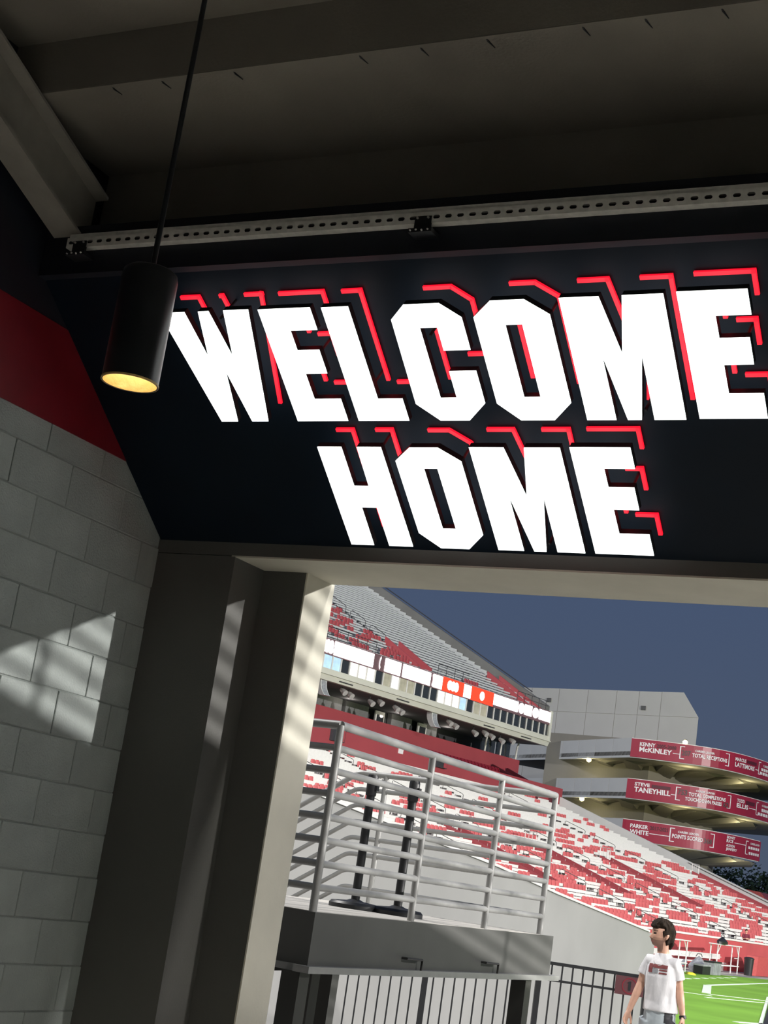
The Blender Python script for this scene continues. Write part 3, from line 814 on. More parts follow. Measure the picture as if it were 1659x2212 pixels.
# ================================================================== CLUB LEVEL AND UPPER STAND
us = thing('upper_grandstand', SN(106, 80, ZF), 'upper grandstand with club level, glazed suites and silver benches', 'grandstand')
build('club_wall', MB().box(S0, 124.2, 80.6, 80.85, 11.9, 14.46, T=SN), M['garnet'], us)
build('club_floor', MB().box(S0, 124.2, 80.85, 86, 13.2, 13.6, T=SN), M['club_grey'], us)
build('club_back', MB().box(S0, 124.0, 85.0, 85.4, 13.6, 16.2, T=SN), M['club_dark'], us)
build('club_mass', MB().box(S0, 124.2, 80.85, 104, ZF, 13.2, T=SN), M['endwall'], us)
for s_, w_ in ((97.3, 4.2), (102.0, 3.2), (108.6, 3.0), (113.4, 2.2)):
    build('club_partition', MB().box(s_, s_ + w_, 84.4, 84.9, 13.6, 16.2, T=SN), M['club_grey'], us)
for s_ in (95.2, 106.0, 112.4):
    dr = build('club_door', MB().box(s_, s_ + 1.3, 84.2, 84.35, 13.7, 15.9, T=SN), M['mullion'], us)
    build('pane', MB().box(s_ + .2, s_ + 1.1, 84.15, 84.2, 13.9, 15.6, T=SN), M['glass'], dr)
for s_ in (118.6, 121.2, 123.9):
    build('column', MB().tube([SN(s_, 80.9, 14.4), SN(s_, 80.85, 15.6), SN(s_, 80.7, 16.1)], 0.09, 8), M['mullion'], us, smooth='auto')
    if s_ < 123: build('glass_screen', MB().box(s_ + .1, s_ + 2.5, 81.5, 81.53, 14.4, 16.0, T=SN), M['glass'], us)
# fascia, soffit
build('soffit', MB().box(S0, 124.2, 78.0, 104, 16.05, 16.35, T=SN), M['stand_conc2'], us)
build('fascia_band', MB().prism([(78.05, 16.0), (77.75, 16.02), (77.6, 16.42), (77.6, 16.92), (78.05, 16.92)], lambda u, v, d: SN(d, u, v), 124.25, S0), M['fascia'], us)
build('fascia_ledge', MB().box(S0, 124.25, 77.45, 77.62, 16.44, 16.52, T=SN), M['fascia'], us)
build('fascia_end', MB().box(123.9, 124.25, 77.55, 78.2, 16.4, 19.3, T=SN), M['fascia'], us)
build('suite_room', MB().box(S0, 123.9, 79.6, 79.8, 16.9, 19.0, T=SN), M['club_grey'], us)
i = 0
s_ = 87.0
pat = ['glass_blue', 'glass_blue', 'glass', 'glass_lit', 'glass_lit', 'glass_lit', 'glass', 'glass_warm', 'glass_lit', 'glass_warm', 'glass_warm', 'glass', 'glass', 'glass', 'glass_lit', 'glass_lit', 'glass_lit', 'glass_blue', 'glass', 'glass_warm', 'glass_warm', 'glass']
first = True
while s_ < 123.5:
    wv = 0.13
    build('mullion', MB().box(s_, s_ + wv, 77.66, 77.8, 16.92, 17.98, T=SN), M['mullion'], us)
    j = int(round((s_ - 90.0) / 1.1))
    mname = pat[j] if 0 <= j < len(pat) else 'glass'
    build('pane', MB().box(s_ + wv, s_ + 1.1, 77.74, 77.77, 16.92, 17.98, T=SN), M[mname], us)
    s_ += 1.1
for s_ in (92.6, 100.2, 113.2, 119.4):
    build('ledge_vent', MB().box(s_, s_ + 1.7, 77.60, 77.64, 16.16, 16.24, T=SN), M['charcoal'], us)
for s_ in (93.5, 101.0, 108.0, 115.5):  # added fill for the club recess, not tied to any fixture
    d = bpy.data.lights.new('club_fill', 'POINT'); d.energy = 30; d.color = (1, .9, .8); d.shadow_soft_size = .15
    o = bpy.data.objects.new('club_fill', d); o.location = SN(s_, 83.2, 15.7); COL.objects.link(o)
# LED ribbon board
led = thing('led_ribbon_board', SN(106, 77.6, 17.98), 'long bright LED ribbon board on the front of the upper stand', 'led board')
build('housing', MB().box(S0, 124.2, 77.62, 77.9, 17.96, 19.24, T=SN), M['led_off'], led)
def ledp(s0, s1, m, z0=18.0, z1=19.2, n=77.60): build('led_panel', MB().box(s0, s1, n - 0.02, n + 0.02, z0, z1, T=SN), M[m], led)
for s0, s1 in ((86.0, 88.9), (91.35, 96.4), (97.95, 100.1), (100.4, 104.35), (104.8, 106.1), (109.35, 110.5), (114.1, 116.95), (117.05, 118.2), (119.35, 120.6), (121.9, 123.9)):
    ledp(s0, s1, 'led_white', 18.05 if s1 < 115 else 18.2, 19.15)
ledp(121.9, 123.9, 'led_white', 18.28, 18.9)
ledp(106.1, 109.35, 'led_red'); ledp(110.5, 114.1, 'led_red')
def leddisc(s, z, rs, rz):
    p2 = [(s + rs * math.cos(2 * math.pi * i / 20), z + rz * math.sin(2 * math.pi * i / 20)) for i in range(20)]
    build('led_panel', MB().prism(p2, lambda u, v, d: SN(u, d, v), 77.59, 77.565), M['led_white'], led)
leddisc(118.78, 18.66, 0.5, 0.48); leddisc(121.25, 18.66, 0.52, 0.48); leddisc(112.25, 18.6, 0.36, 0.4)
for ds in (-0.5, 0.0, 0.5): leddisc(107.7 + ds, 18.62, 0.34, 0.42)
for ds in (0.0, 0.45, 0.9): leddisc(90.05 + ds, 18.75, 0.25, 0.38); leddisc(90.05 + ds, 18.35, 0.3, 0.28)
# curved brackets
for s_, sg in ((97.4, 1), (104.55, -1)):
    mb = MB()
    for i in range(10):
        a0 = R(-70 + 14 * i); a1 = R(-70 + 14 * (i + 1))
        f0 = lambda a, r: SN(s_ - sg * 0.25 * math.cos(a) * r, 77.575, 18.6 + 0.58 * math.sin(a) * r)
        mb.add([f0(a0, 1.0), f0(a1, 1.0), f0(a1, 0.6), f0(a0, 0.6)], [(0, 1, 2, 3)])
    build('led_panel', mb, M['led_white'], led)

# upper deck
UR = 0.515; UP = 0.78
def zup(n): return 19.0 + (n - 77.9) * UR
NU = 31
mb = MB()
for k in range(NU):
    n0 = 78.2 + UP * k
    mb.box(S0 + 4, 123.6, n0, n0 + UP + 0.05, zup(n0) - 0.75, zup(n0) - 0.35, T=SN)
build('concrete_steps', mb, M['stand_conc2'], us, kind='stuff')
ub = {}
UV = [(104.6, 2.2, 79.4, 83.3), (121.3, 2.3, 78.6, 83.6)]
for k in range(NU):
    n0 = 78.2 + UP * k
    cuts = [(104.4, 105.4)]
    for a, wv, na, nb in UV:
        if na - 0.4 < n0 < nb: cuts.append((a - 0.1, a + wv))
    cuts.sort()
    s = 86.0; segs = []
    for c0, c1 in cuts + [(122.3, 200)]:
        if c0 - s > 0.8: segs.append((s, min(c0, 122.3)))
        s = max(s, c1)
    for a, b in segs:
        if b < 86 + (n0 - 78) * 0.75: continue
        L = round(b - a, 2)
        if L not in ub:
            t_ = MB(); t_.box(0, L, 0.1, 0.44, 0.35, 0.40); t_.box(0, L, 0.10, 0.13, 0.25, 0.35)
            for q_ in [0.25 + i * 1.6 for i in range(int(L / 1.6) + 1)]:
                if q_ < L - .1: t_.box(q_, q_ + .05, 0.14, 0.42, 0.0, 0.34)
            ub[L] = mesh_of('bench', t_, M['bench_up'])
        place('bench', ub[L], SN(a, n0, zup(n0) - 0.35), us, rot=(0, 0, SROT))
    # end step blocks beside the far aisle
    build('aisle_step', MB().box(122.35, 123.6, n0 + 0.05, n0 + UP, zup(n0) - 0.35, zup(n0) + 0.04, T=SN), M['bench_up'] if k % 1 == 0 else M['stand_conc2'], us)
mb = MB(); mb.prism([(78.0, 18.2), (104, 30.5), (104, 33.2), (80.0, 20.85), (78.0, 19.8)], lambda u, v, d: SN(d, u, v), 124.2, 123.7)
build('side_parapet', mb, M['parapet'], us)
build('side_rail', MB().tube([SN(124.0, 80, 21.05), SN(124.0, 104, 33.45)], 0.05, 6), M['charcoal'], us)
build('upper_back', MB().box(S0, 124.2, 102.6, 104, 20, 31.6, T=SN), M['parapet'], us)
for a, wv, na, nb in UV:
    for ds in (0.0, wv - 0.2):
        build('portal_wall', MB().hexa([SN(a + ds, na, zup(na) - .7), SN(a + ds, nb, zup(na) - .7), SN(a + ds + .2, nb, zup(na) - .7), SN(a + ds + .2, na, zup(na) - .7)][::-1],
              [SN(a + ds, na, zup(na) + .15), SN(a + ds, nb, zup(nb) + .45), SN(a + ds + .2, nb, zup(nb) + .45), SN(a + ds + .2, na, zup(na) + .15)][::-1]), M['garnet'], us)
# front guard rail of the upper deck
for (a, b) in ((87, 97), (105.8, 110.5), (118.5, 123.9)):
    build('guard_rail', MB().tube([SN(a, 78.0, 20.2), SN(b, 78.0, 20.2)], 0.025, 6).tube([SN(a, 78.0, 19.75), SN(b, 78.0, 19.75)], 0.02, 6), M['charcoal'], us)
    s_ = a
    while s_ <= b:
        build('guard_post', MB().tube([SN(s_, 78.0, 19.2), SN(s_, 78.0, 20.2)], 0.025, 6), M['charcoal'], us)
        s_ += 1.25
# stair handrails of the upper deck aisle
n0 = 83.5
while n0 < 100:
    z = zup(n0)
    build('handrail', MB().tube([SN(104.9, n0, z - .3), SN(104.9, n0, z + .45), SN(104.9, n0 + .2, z + .62), SN(104.9, n0 + 1.7, z + .62 + 1.5 * UR), SN(104.9, n0 + 1.9, z + .4 + 1.7 * UR), SN(104.9, n0 + 1.9, z - .3 + 1.9 * UR)], 0.03, 6), M['charcoal'], us)
    build('aisle_step', MB().box(104.45, 105.35, n0, n0 + 2.6, zup(n0) - 0.2, zup(n0) - 0.1, T=SN), M['stand_conc2'], us)
    n0 += 2.5
# red seats on the upper benches
ups = MB(); ups.v, ups.f = list(sm.v), list(sm.f); ups.mi = list(sm.mi)
upm = mesh_of('upper_clip_on_seat', ups, M['garnet'])
rr = random.Random(5)
cnt = 0
for k in range(1, 17):
    n0 = 78.2 + UP * k
    s = 92.0 + (n0 - 78) * 0.75
    while s < 104.0:
        if rr.random() < 0.15:
            for j in range(rr.choice([2, 3, 4, 5])):
                if s < 104.0:
                    place('clip_on_seat', upm, SN(s, n0 + .06, zup(n0) + 0.052), None, (0, 0, SROT), 'garnet clip-on seat on the %s silver bench row above the ribbon board' % ordinal(k + 1), 'seat', 'garnet seats on the upper stand'); s += 0.46; cnt += 1
        s += 0.5
for s in [112.0 + .46 * i for i in range(5)]:
    place('clip_on_seat', upm, SN(s, 78.2 + UP + .06, zup(78.2 + UP) + 0.052), None, (0, 0, SROT), 'garnet clip-on seat in the short run above the red ribbon panel', 'seat', 'garnet seats on the upper stand')

# black chairs standing behind the club wall
ch = MB(); ch.box(-.22, .22, -.2, .22, .42, .48); ch.box(-.22, .22, .2, .25, .48, 1.02)
for x in (-.2, .17):
    for y in (-.18, .18): ch.box(x, x + .03, y, y + .03, 0, .42)
chm = mesh_of('club_chair', ch, M['black_plastic'])
for i in range(44):
    s_ = 92.2 + i * 0.6
    if s_ > 117.5: break
    place('club_chair', chm, SN(s_, 81.4, 13.6), None, (0, 0, SROT + rr.uniform(-.2, .2)), 'black chair behind the garnet club wall', 'chair', 'black chairs on the club level')

# loudspeakers and light fixtures under the fascia
for s_ in (90.8, 105.8):
    t = thing('loudspeaker', SN(s_, 78.3, 15.3), 'white curved loudspeaker array hung under the suites by ' + ('the opening jamb' if s_ < 100 else 'the middle of the fascia'), 'loudspeaker')
    arc = []
    for i in range(9):
        a = R(-8 + 7.5 * i)
        arc.append((1.5 * math.cos(a) - 1.5, -1.5 * math.sin(a)))
    poly = [(78.0 - u * -1.0, 16.0 + v) for u, v in arc]
    poly2 = [(q_[0] + 0.55, q_[1]) for q_ in poly[::-1]]
    build('cabinet', MB().prism(poly + poly2, lambda u, v, d: SN(d, u, v), s_ + .75, s_), M['speaker'], t)
    build('grille', MB().prism([(u - .04, v) for u, v in poly] + [(u, v) for u, v in poly[::-1]], lambda u, v, d: SN(d, u, v), s_ + .65, s_ + .1), M['silver_cover'], t)
    build('bracket', MB().box(s_ + .3, s_ + .4, 78.2, 78.3, 15.95, 16.1, T=SN), M['charcoal'], t)
for i, s_ in enumerate((94.4, 95.3, 98.1, 99.3, 101.5, 102.2, 109.3, 110.2, 113.3, 114.9, 116.0, 117.7, 119.4)):
    c_ = SN(s_, 78.7, 15.72)
    t = thing('stadium_light_fixture', c_, 'silver can light fixture hung under the suites', 'light fixture', 'silver lights under the suites')
    dz = 0.12 * (i % 3)
    build('can', MB().tube([SN(s_, 78.85, 15.85 - dz), SN(s_, 78.6, 15.72 - dz), SN(s_, 78.35, 15.55 - dz)], [0.14, 0.22, 0.26], 14), M['fixture'], t, smooth='auto')
    build('yoke', MB().tube([SN(s_, 78.75, 16.06), SN(s_, 78.75, 15.8 - dz)], 0.04, 6), M['charcoal'], t)

# ================================================================== CONCRETE TOWER
tw = thing('stair_tower', (-69, 209, 0), 'grey concrete panel tower with chamfered corner behind the ramps', 'tower')
TA = Vector((-83.91, 213.22, 0)); TB = Vector((-55.4, 205.0, 0))
td = (TB - TA).normalized(); tnrm = Vector((-td.y, td.x, 0)); tl = (TB - TA).length
def TP(a, z, d): 
    q_ = TA + td * a + Vector((-0.34, 0.94, 0)) * d
    return (q_.x, q_.y, z)
chx = tl - 2.75
mb = MB(); mb.prism([(-14, 0), (tl, 0), (tl, 29.8), (chx, 33.3), (-14, 33.3)], lambda u, v, d: TP(u, v, d), 18, 0.12)
build('core', mb, M['tower'], tw)
us_ = [-14, -7, 0, 5.2, 10.5, 15.6, 19.5, 23.3, tl]
for i in range(len(us_) - 1):
    for z0, z1 in ((0, 22.0), (22.0, 29.8), (29.8, 33.3)):
        a0, a1 = us_[i] + .04, us_[i + 1] - .04
        if z1 > 30 and a1 > chx - 0.1:
            poly = [(a0, z0 + .04), (a1 + .04, z0 + .04), (chx, z1), (a0, z1)]
        else:
            poly = [(a0, z0 + .04), (a1, z0 + .04), (a1, z1 - .04), (a0, z1 - .04)]
        build('panel', MB().prism(poly, lambda u, v, d: TP(u, v, d), 0.12, 0.0), M['tower'], tw)
for a, z in ((3.0, 31.2), (20.0, 30.6)):
    build('wall_box', MB().prism([(a, z), (a + .8, z), (a + .8, z + .55), (a, z + .55)], lambda u, v, d: TP(u, v, d), 0.0, -0.3), M['parapet'], tw)

# ================================================================== RAMP TOWER WITH BANNERS
rt = thing('spiral_ramp', (-55, 183, ZF), 'curved concrete ramp tower with stacked garnet banners', 'ramp tower')
ctrl = [(-54.0, 166.6), (-51.42, 164.76), (-45.83, 165.92), (-42.62, 167.42), (-40.22, 170.82), (-38.56, 176.62), (-37.65, 185.28), (-37.86, 194.5), (-39.5, 205.0), (-44, 214)]
def cr(p0, p1, p2, p3, t):
    return tuple(0.5 * ((2 * b) + (-a + c) * t + (2 * a - 5 * b + 4 * c - d) * t * t + (-a + 3 * b - 3 * c + d) * t ** 3) for a, b, c, d in zip(p0, p1, p2, p3))
curve = []
for i in range(1, len(ctrl) - 2):
    for j in range(8):
        curve.append(cr(ctrl[i - 1], ctrl[i], ctrl[i + 1], ctrl[i + 2], j / 8))
curve.append(ctrl[-2])
arcl = [0]
for i in range(1, len(curve)):
    arcl.append(arcl[-1] + math.dist(curve[i], curve[i - 1]))
def CP(a, z, off=0.0):
    a = max(0, min(a, arcl[-1] - 1e-4))
    for i in range(len(arcl) - 1):
        if arcl[i + 1] >= a: break
    t = (a - arcl[i]) / (arcl[i + 1] - arcl[i])
    x = curve[i][0] + (curve[i + 1][0] - curve[i][0]) * t; y = curve[i][1] + (curve[i + 1][1] - curve[i][1]) * t
    dx, dy = curve[i + 1][0] - curve[i][0], curve[i + 1][1] - curve[i][1]
    l = math.hypot(dx, dy)
    return (x + dy / l * off, y - dx / l * off, z)
LEV = [(19.29, 21.54), (14.62, 16.95), (9.97, 12.36)]
core = (-55.5, 185.0)
def text_mesh(txt):
    cu = bpy.data.curves.new('txt', 'FONT'); cu.body = txt; cu.size = 1; cu.offset = 0.03; cu.resolution_u = 2
    o = bpy.data.objects.new('txt', cu); COL.objects.link(o)
    dg = bpy.context.evaluated_depsgraph_get()
    me = bpy.data.meshes.new_from_object(o.evaluated_get(dg))
    vs = [(v.co.x, v.co.y) for v in me.vertices]; fs = [tuple(p_.vertices) for p_ in me.polygons]
    bpy.data.objects.remove(o); bpy.data.curves.remove(cu); bpy.data.meshes.remove(me)
    return vs, fs
def curved_text(txt, a0, a1, z, h, m, par, off=0.16):
    vs, fs = text_mesh(txt)
    x0 = min(v[0] for v in vs); x1 = max(v[0] for v in vs); y0 = min(v[1] for v in vs); y1 = max(v[1] for v in vs)
    mb = MB(); mb.add([CP(a0 + (v[0] - x0) / (x1 - x0) * (a1 - a0), z + (v[1] - y0) / (y1 - y0) * h, off) for v in vs], fs)
    build('lettering', mb, M[m], par)
def curved_bar(a0, a1, z0, z1, m, par, off=0.155, name='lettering'):
    mb = MB(); n = max(1, int((a1 - a0) / 0.7))
    for i in range(n):
        b0 = a0 + (a1 - a0) * i / n; b1 = a0 + (a1 - a0) * (i + 1) / n
        mb.add([CP(b0, z0, off), CP(b1, z0, off), CP(b1, z1, off), CP(b0, z1, off)], [(0, 1, 2, 3)])
    build(name, mb, M[m], par)
straight = [(-79.0, 188.6), (-51.42, 164.76)]
for li, (z0, z1) in enumerate(LEV):
    # grey straight parapet in panels
    for i in range(9):
        t0, t1 = i / 9, (i + 1) / 9
        p0 = [straight[0][j] + (straight[1][j] - straight[0][j]) * t0 for j in (0, 1)]; p1 = [straight[0][j] + (straight[1][j] - straight[0][j]) * (t1 - 0.002) for j in (0, 1)]
        ox, oy = 0.19, 0.22
        build('parapet_panel', MB().hexa([(p0[0], p0[1], z0), (p1[0], p1[1], z0), (p1[0] + ox, p1[1] + oy, z0), (p0[0] + ox, p0[1] + oy, z0)], [(p0[0], p0[1], z1), (p1[0], p1[1], z1), (p1[0] + ox, p1[1] + oy, z1), (p0[0] + ox, p0[1] + oy, z1)]), M['ramp'], rt)
    # curved parapet
    mb = MB(); n = 40
    aend = arcl[-1] if li < 2 else 19.3
    for i in range(n):
        a0, a1 = aend * i / n, aend * (i + 1) / n
        mb.hexa([CP(a0, z0, 0), CP(a1, z0, 0), CP(a1, z0, -.3), CP(a0, z0, -.3)], [CP(a0, z1, 0), CP(a1, z1, 0), CP(a1, z1, -.3), CP(a0, z1, -.3)])
    build('curved_parapet', mb, M['ramp'], rt)
    # slab
    ring = [straight[0]] + [(q_[0], q_[1]) for q_, al in list(zip(curve, arcl))[::3] if al < aend] + [(-60, 214) if li < 2 else (-56, 186)]
    mb = MB(); mb.prism(ring, lambda u, v, d: (u, v, d), z0 + 0.25, z0 + 0.7)
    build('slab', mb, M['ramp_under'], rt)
    # tapering underside beams from the core
    for ang in (-118, -98, -78, -58, -38, -18, 2, 25):
        dx, dy = math.cos(R(ang)), math.sin(R(ang)); sx, sy = -dy * .45, dx * .45
        ln = 14 if ang > -90 else 12
        ex, ey = core[0] + dx * ln, core[1] + dy * ln
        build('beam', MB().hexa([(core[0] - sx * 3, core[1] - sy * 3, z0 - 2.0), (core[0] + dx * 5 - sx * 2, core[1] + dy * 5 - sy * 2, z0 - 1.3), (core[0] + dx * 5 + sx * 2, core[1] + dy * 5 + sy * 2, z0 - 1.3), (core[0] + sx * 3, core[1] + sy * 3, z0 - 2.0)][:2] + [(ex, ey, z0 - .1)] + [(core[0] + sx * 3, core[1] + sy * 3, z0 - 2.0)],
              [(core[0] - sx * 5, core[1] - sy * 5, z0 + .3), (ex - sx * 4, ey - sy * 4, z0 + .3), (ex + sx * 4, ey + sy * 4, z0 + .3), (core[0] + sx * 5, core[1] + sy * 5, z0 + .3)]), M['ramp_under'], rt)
    bn = MB()
    ab = aend
    n = 48
    for i in range(n):
        a0, a1 = ab * i / n, ab * (i + 1) / n
        bn.hexa([CP(a0, z0 + .08, .12), CP(a1, z0 + .08, .12), CP(a1, z0 + .08, .02), CP(a0, z0 + .08, .02)], [CP(a0, z1 - .08, .12), CP(a1, z1 - .08, .12), CP(a1, z1 - .08, .02), CP(a0, z1 - .08, .02)])
    bo = build('banner', bn, M['banner'], rt, label='garnet banner with white lettering')
    H = z1 - z0
    def bracket(a0, a1):
        b0, b1 = z0 + .22 * H, z0 + .86 * H
        curved_bar(a0, a0 + .12, b0, b1, 'print_white', bo); curved_bar(a0, a0 + .55, b1 - .08, b1, 'print_white', bo); curved_bar(a0, a0 + .55, b0, b0 + .08, 'print_white', bo)
        if a1: curved_bar(a1 - .12, a1, b0, b1, 'print_white', bo); curved_bar(a1 - .55, a1, b1 - .08, b1, 'print_white', bo); curved_bar(a1 - .55, a1, b0, b0 + .08, 'print_white', bo)
    Z = lambda f: z0 + f * H
    if li == 0:
        curved_text('KENNY', 1.0, 2.75, Z(.62), .44, 'print_white', bo); curved_text('2005-2008', 2.9, 5.1, Z(.62), .44, 'print_dark', bo)
        curved_text('McKINLEY', 1.0, 4.65, Z(.33), .56, 'print_white', bo); curved_bar(4.75, 5.5, Z(.43), Z(.46), 'print_white', bo)
        bracket(5.5, 11.4)
        curved_text('207', 5.75, 6.75, Z(.40), .62, 'print_num', bo, .165); curved_text('CAREER LEADER', 7.2, 9.4, Z(.66), .24, 'print_white', bo); curved_text('TOTAL RECEPTIONS', 6.9, 11.1, Z(.38), .46, 'print_white', bo)
        curved_text('MARCUS', 12.3, 14.2, Z(.60), .40, 'print_white', bo); curved_text('LATTIMORE', 12.3, 16.0, Z(.30), .52, 'print_white', bo); curved_bar(14.4, 16.4, Z(.60), Z(.76), 'print_dark', bo)
        curved_bar(16.2, 16.9, Z(.40), Z(.43), 'print_white', bo); bracket(16.9, 26)
        curved_text('CAREER LEADER', 18.0, 21.6, Z(.66), .26, 'print_white', bo)
        for q_ in range(6): curved_bar(17.6 + q_ * .62, 18.1 + q_ * .62, Z(.44), Z(.58), 'print_white', bo); curved_bar(17.3 + q_ * .7, 17.85 + q_ * .7, Z(.24), Z(.38), 'print_white', bo)
    elif li == 1:
        curved_text('STEVE', 0.9, 2.6, Z(.66), .40, 'print_white', bo); curved_bar(2.8, 4.9, Z(.64), Z(.80), 'print_dark', bo)
        curved_text('TANEYHILL', 0.9, 4.95, Z(.36), .58, 'print_white', bo); curved_bar(5.0, 5.5, Z(.44), Z(.47), 'print_white', bo)
        bracket(5.5, 12.2)
        curved_text('753', 5.75, 6.8, Z(.50), .62, 'print_num', bo, .165); curved_text('CAREER LEADER', 7.7, 9.9, Z(.74), .22, 'print_white', bo); curved_text('TOTAL COMPLETIONS', 6.95, 11.4, Z(.50), .42, 'print_white', bo)
        curved_text('TOUCHDOWN PASSES', 6.6, 10.9, Z(.26), .42, 'print_white', bo); curved_text('62', 11.1, 11.9, Z(.24), .58, 'print_num', bo, .165)
        curved_text('TODD', 13.2, 14.6, Z(.62), .40, 'print_white', bo); curved_text('ELLIS', 13.2, 15.4, Z(.36), .50, 'print_white', bo); curved_bar(14.9, 16.8, Z(.60), Z(.78), 'print_dark', bo)
        curved_bar(15.6, 17.2, Z(.45), Z(.48), 'print_white', bo); bracket(17.2, 27)
        curved_text('CAREER LEADER', 18.6, 22.4, Z(.70), .24, 'print_white', bo); 
        for q_ in range(6): curved_bar(18.6 + q_ * .5, 19.0 + q_ * .5, Z(.46), Z(.60), 'print_white', bo); curved_bar(17.7 + q_ * .7, 18.25 + q_ * .7, Z(.24), Z(.38), 'print_white', bo)
    else:
        curved_text('PARKER', 0.9, 2.9, Z(.62), .44, 'print_white', bo); curved_text('2017-2021', 3.1, 5.1, Z(.62), .46, 'print_dark', bo)
        curved_text('WHITE', 0.9, 3.0, Z(.34), .50, 'print_white', bo); curved_bar(3.1, 5.3, Z(.43), Z(.46), 'print_white', bo)
        bracket(5.3, 10.4)
        curved_text('CAREER LEADER', 6.2, 8.5, Z(.66), .24, 'print_white', bo); curved_text('POINTS SCORED', 5.6, 9.0, Z(.40), .46, 'print_white', bo); curved_text('368', 9.1, 10.1, Z(.36), .58, 'print_num', bo, .165)
        curved_text('SIDNEY', 12.1, 13.5, Z(.78), .30, 'print_white', bo); curved_text('RICE', 12.1, 13.2, Z(.60), .36, 'print_white', bo)
        curved_text('ALSHON', 12.1, 13.5, Z(.40), .30, 'print_white', bo); curved_text('JEFFERY', 12.1, 14.0, Z(.20), .38, 'print_white', bo)
        curved_bar(13.4, 15.6, Z(.62), Z(.65), 'print_white', bo); bracket(15.6, None)
        curved_text('CAREER LEADER', 16.6, 18.9, Z(.72), .22, 'print_white', bo)
        for q_ in range(5): curved_bar(16.2 + q_ * .56, 16.65 + q_ * .56, Z(.50), Z(.62), 'print_white', bo); curved_bar(16.4 + q_ * .52, 16.8 + q_ * .52, Z(.24), Z(.36), 'print_white', bo)
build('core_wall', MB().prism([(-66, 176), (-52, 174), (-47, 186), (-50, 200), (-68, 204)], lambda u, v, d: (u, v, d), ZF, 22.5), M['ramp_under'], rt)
for (x_, y_, z_), lb in (((-58.6, 171.2, 19.15), 'lit yellow floodlight under the top ramp parapet'), ((-45.6, 166.1, 21.75), 'lit yellow floodlight on top of the upper banner'), ((-59.2, 172.0, 14.5), 'lit yellow floodlight under the middle ramp parapet')):
    t = thing('ramp_lamp', (x_, y_, z_), lb, 'lamp')
    build('lens', MB().lathe([(0.02, -0.3), (0.26, -0.18), (0.3, 0.05), (0.1, 0.25)], (x_, y_, z_), 12), M['yellow_lamp'], t, smooth='auto')
    build('bracket', MB().box(x_ - .1, x_ + .1, y_ - .05, y_ + .35, z_ + .2, z_ + .32), M['charcoal'], t)
def ramp_light(loc, e):
    d = bpy.data.lights.new('ramp_light', 'POINT'); d.energy = e; d.color = (1, 0.88, 0.48); d.shadow_soft_size = 0.3
    o = bpy.data.objects.new('ramp_light', d); o.location = loc; COL.objects.link(o)
for z in (18.4, 13.8, 9.2):
    ramp_light((-58.9, 171.6, z), 240); ramp_light((-46.5, 171.5, z), 260); ramp_light((-42.0, 181.0, z), 300)

# dark trees and a red roofed booth beyond the stand
def tree(x, y, h, r, label):
    t = thing('tree', (x, y, ZF), label, 'tree')
    build('trunk', MB().tube([(x, y, ZF), (x + .2, y, h * .4), (x, y + .2, h * .7)], [0.35, 0.28, 0.12], 8), M['bark'], t)
    mb = MB(); g = random.Random(int(x * 10))
    for i in range(2600):
        a = g.uniform(0, 2 * math.pi); u = g.uniform(-1, 1); q_ = g.uniform(.45, 1.0) * (1 + .25 * math.sin(3 * a + 4 * u))
        cx_ = x + r * q_ * math.cos(a) * math.sqrt(1 - u * u); cy_ = y + r * q_ * math.sin(a) * math.sqrt(1 - u * u); cz_ = h * .58 + h * .44 * q_ * u
        s_ = g.uniform(.2, .45); th = g.uniform(0, 6.28); ph = g.uniform(-1, 1)
        d1 = Vector((math.cos(th), math.sin(th), ph)) * s_; d2 = Vector((-math.sin(th), math.cos(th), .4)) * s_ * .6
        c_ = Vector((cx_, cy_, cz_))
        mb.add([c_ - d1, c_ + d2, c_ + d1, c_ - d2], [(0, 1, 2, 3)])
    build('crown', mb, M['leaf'], t, kind='stuff')
tree(-48.5, 226, 11.5, 5.5, 'dark tree under the lowest ramp beside the tower')
tree(-41.5, 236, 12.0, 6.0, 'dark tree beyond the red roofed booth')
tree(-57.5, 232, 11.5, 6.0, 'dark tree behind the ramp core')
bt = thing('ticket_booth', (-42.5, 192, ZF), 'low booth with a rounded red roof beyond the end wall', 'booth')
build('body', MB().box(-46.5, -40.9, 190.5, 195, ZF, 5.2), M['endwall'], bt)
rp = [(-46.8, 5.2), (-40.7, 5.2), (-40.7, 6.5), (-41.3, 7.0), (-46.8, 7.3)]
build('roof', MB().prism(rp, lambda u, v, d: (u, d, v), 195.5, 190.0), M['garnet'], bt)
build('roof_stripe', MB().box(-46.5, -41.6, 189.9, 190.0, 6.0, 6.3), M['print_white'], bt)

# ================================================================== SIDELINE
def frame(x, y0, y1, h, label):
    t = thing('sideline_stand', (x, (y0 + y1) / 2, ZF), label, 'stand')
    z = ZF
    build('top_plank', MB().box(x - .45, x + .1, y0 - .3, y1 + .3, z + h - .05, z + h), M['white_metal'], t)
    build('bench_plank', MB().box(x - .35, x + .05, y0 - .2, y1 + .2, z + .42, z + .47), M['white_metal'], t)
    for y in (y0, y1):
        for dx in (0.0, -0.4):
            build('leg', MB().tube([(x + dx, y, z), (x + dx, y, z + h - .05)], 0.035, 8), M['white_metal'], t)
    for sg, y in ((1, y0), (-1, y1)):
        build('brace', MB().tube([(x, y, z + h - .55), (x, y + sg * .6, z + h - .05)], 0.025, 6), M['white_metal'], t)
        build('brace', MB().tube([(x, y, z + .9), (x, y + sg * .9, z + .9)], 0.022, 6), M['white_metal'], t)
    return t
frame(-18.3, 72.6, 76.5, 1.62, 'white tubular sideline stand behind the walking man')
frame(-18.5, 83.6, 88.5, 1.62, 'white tubular sideline stand beside the black bin')
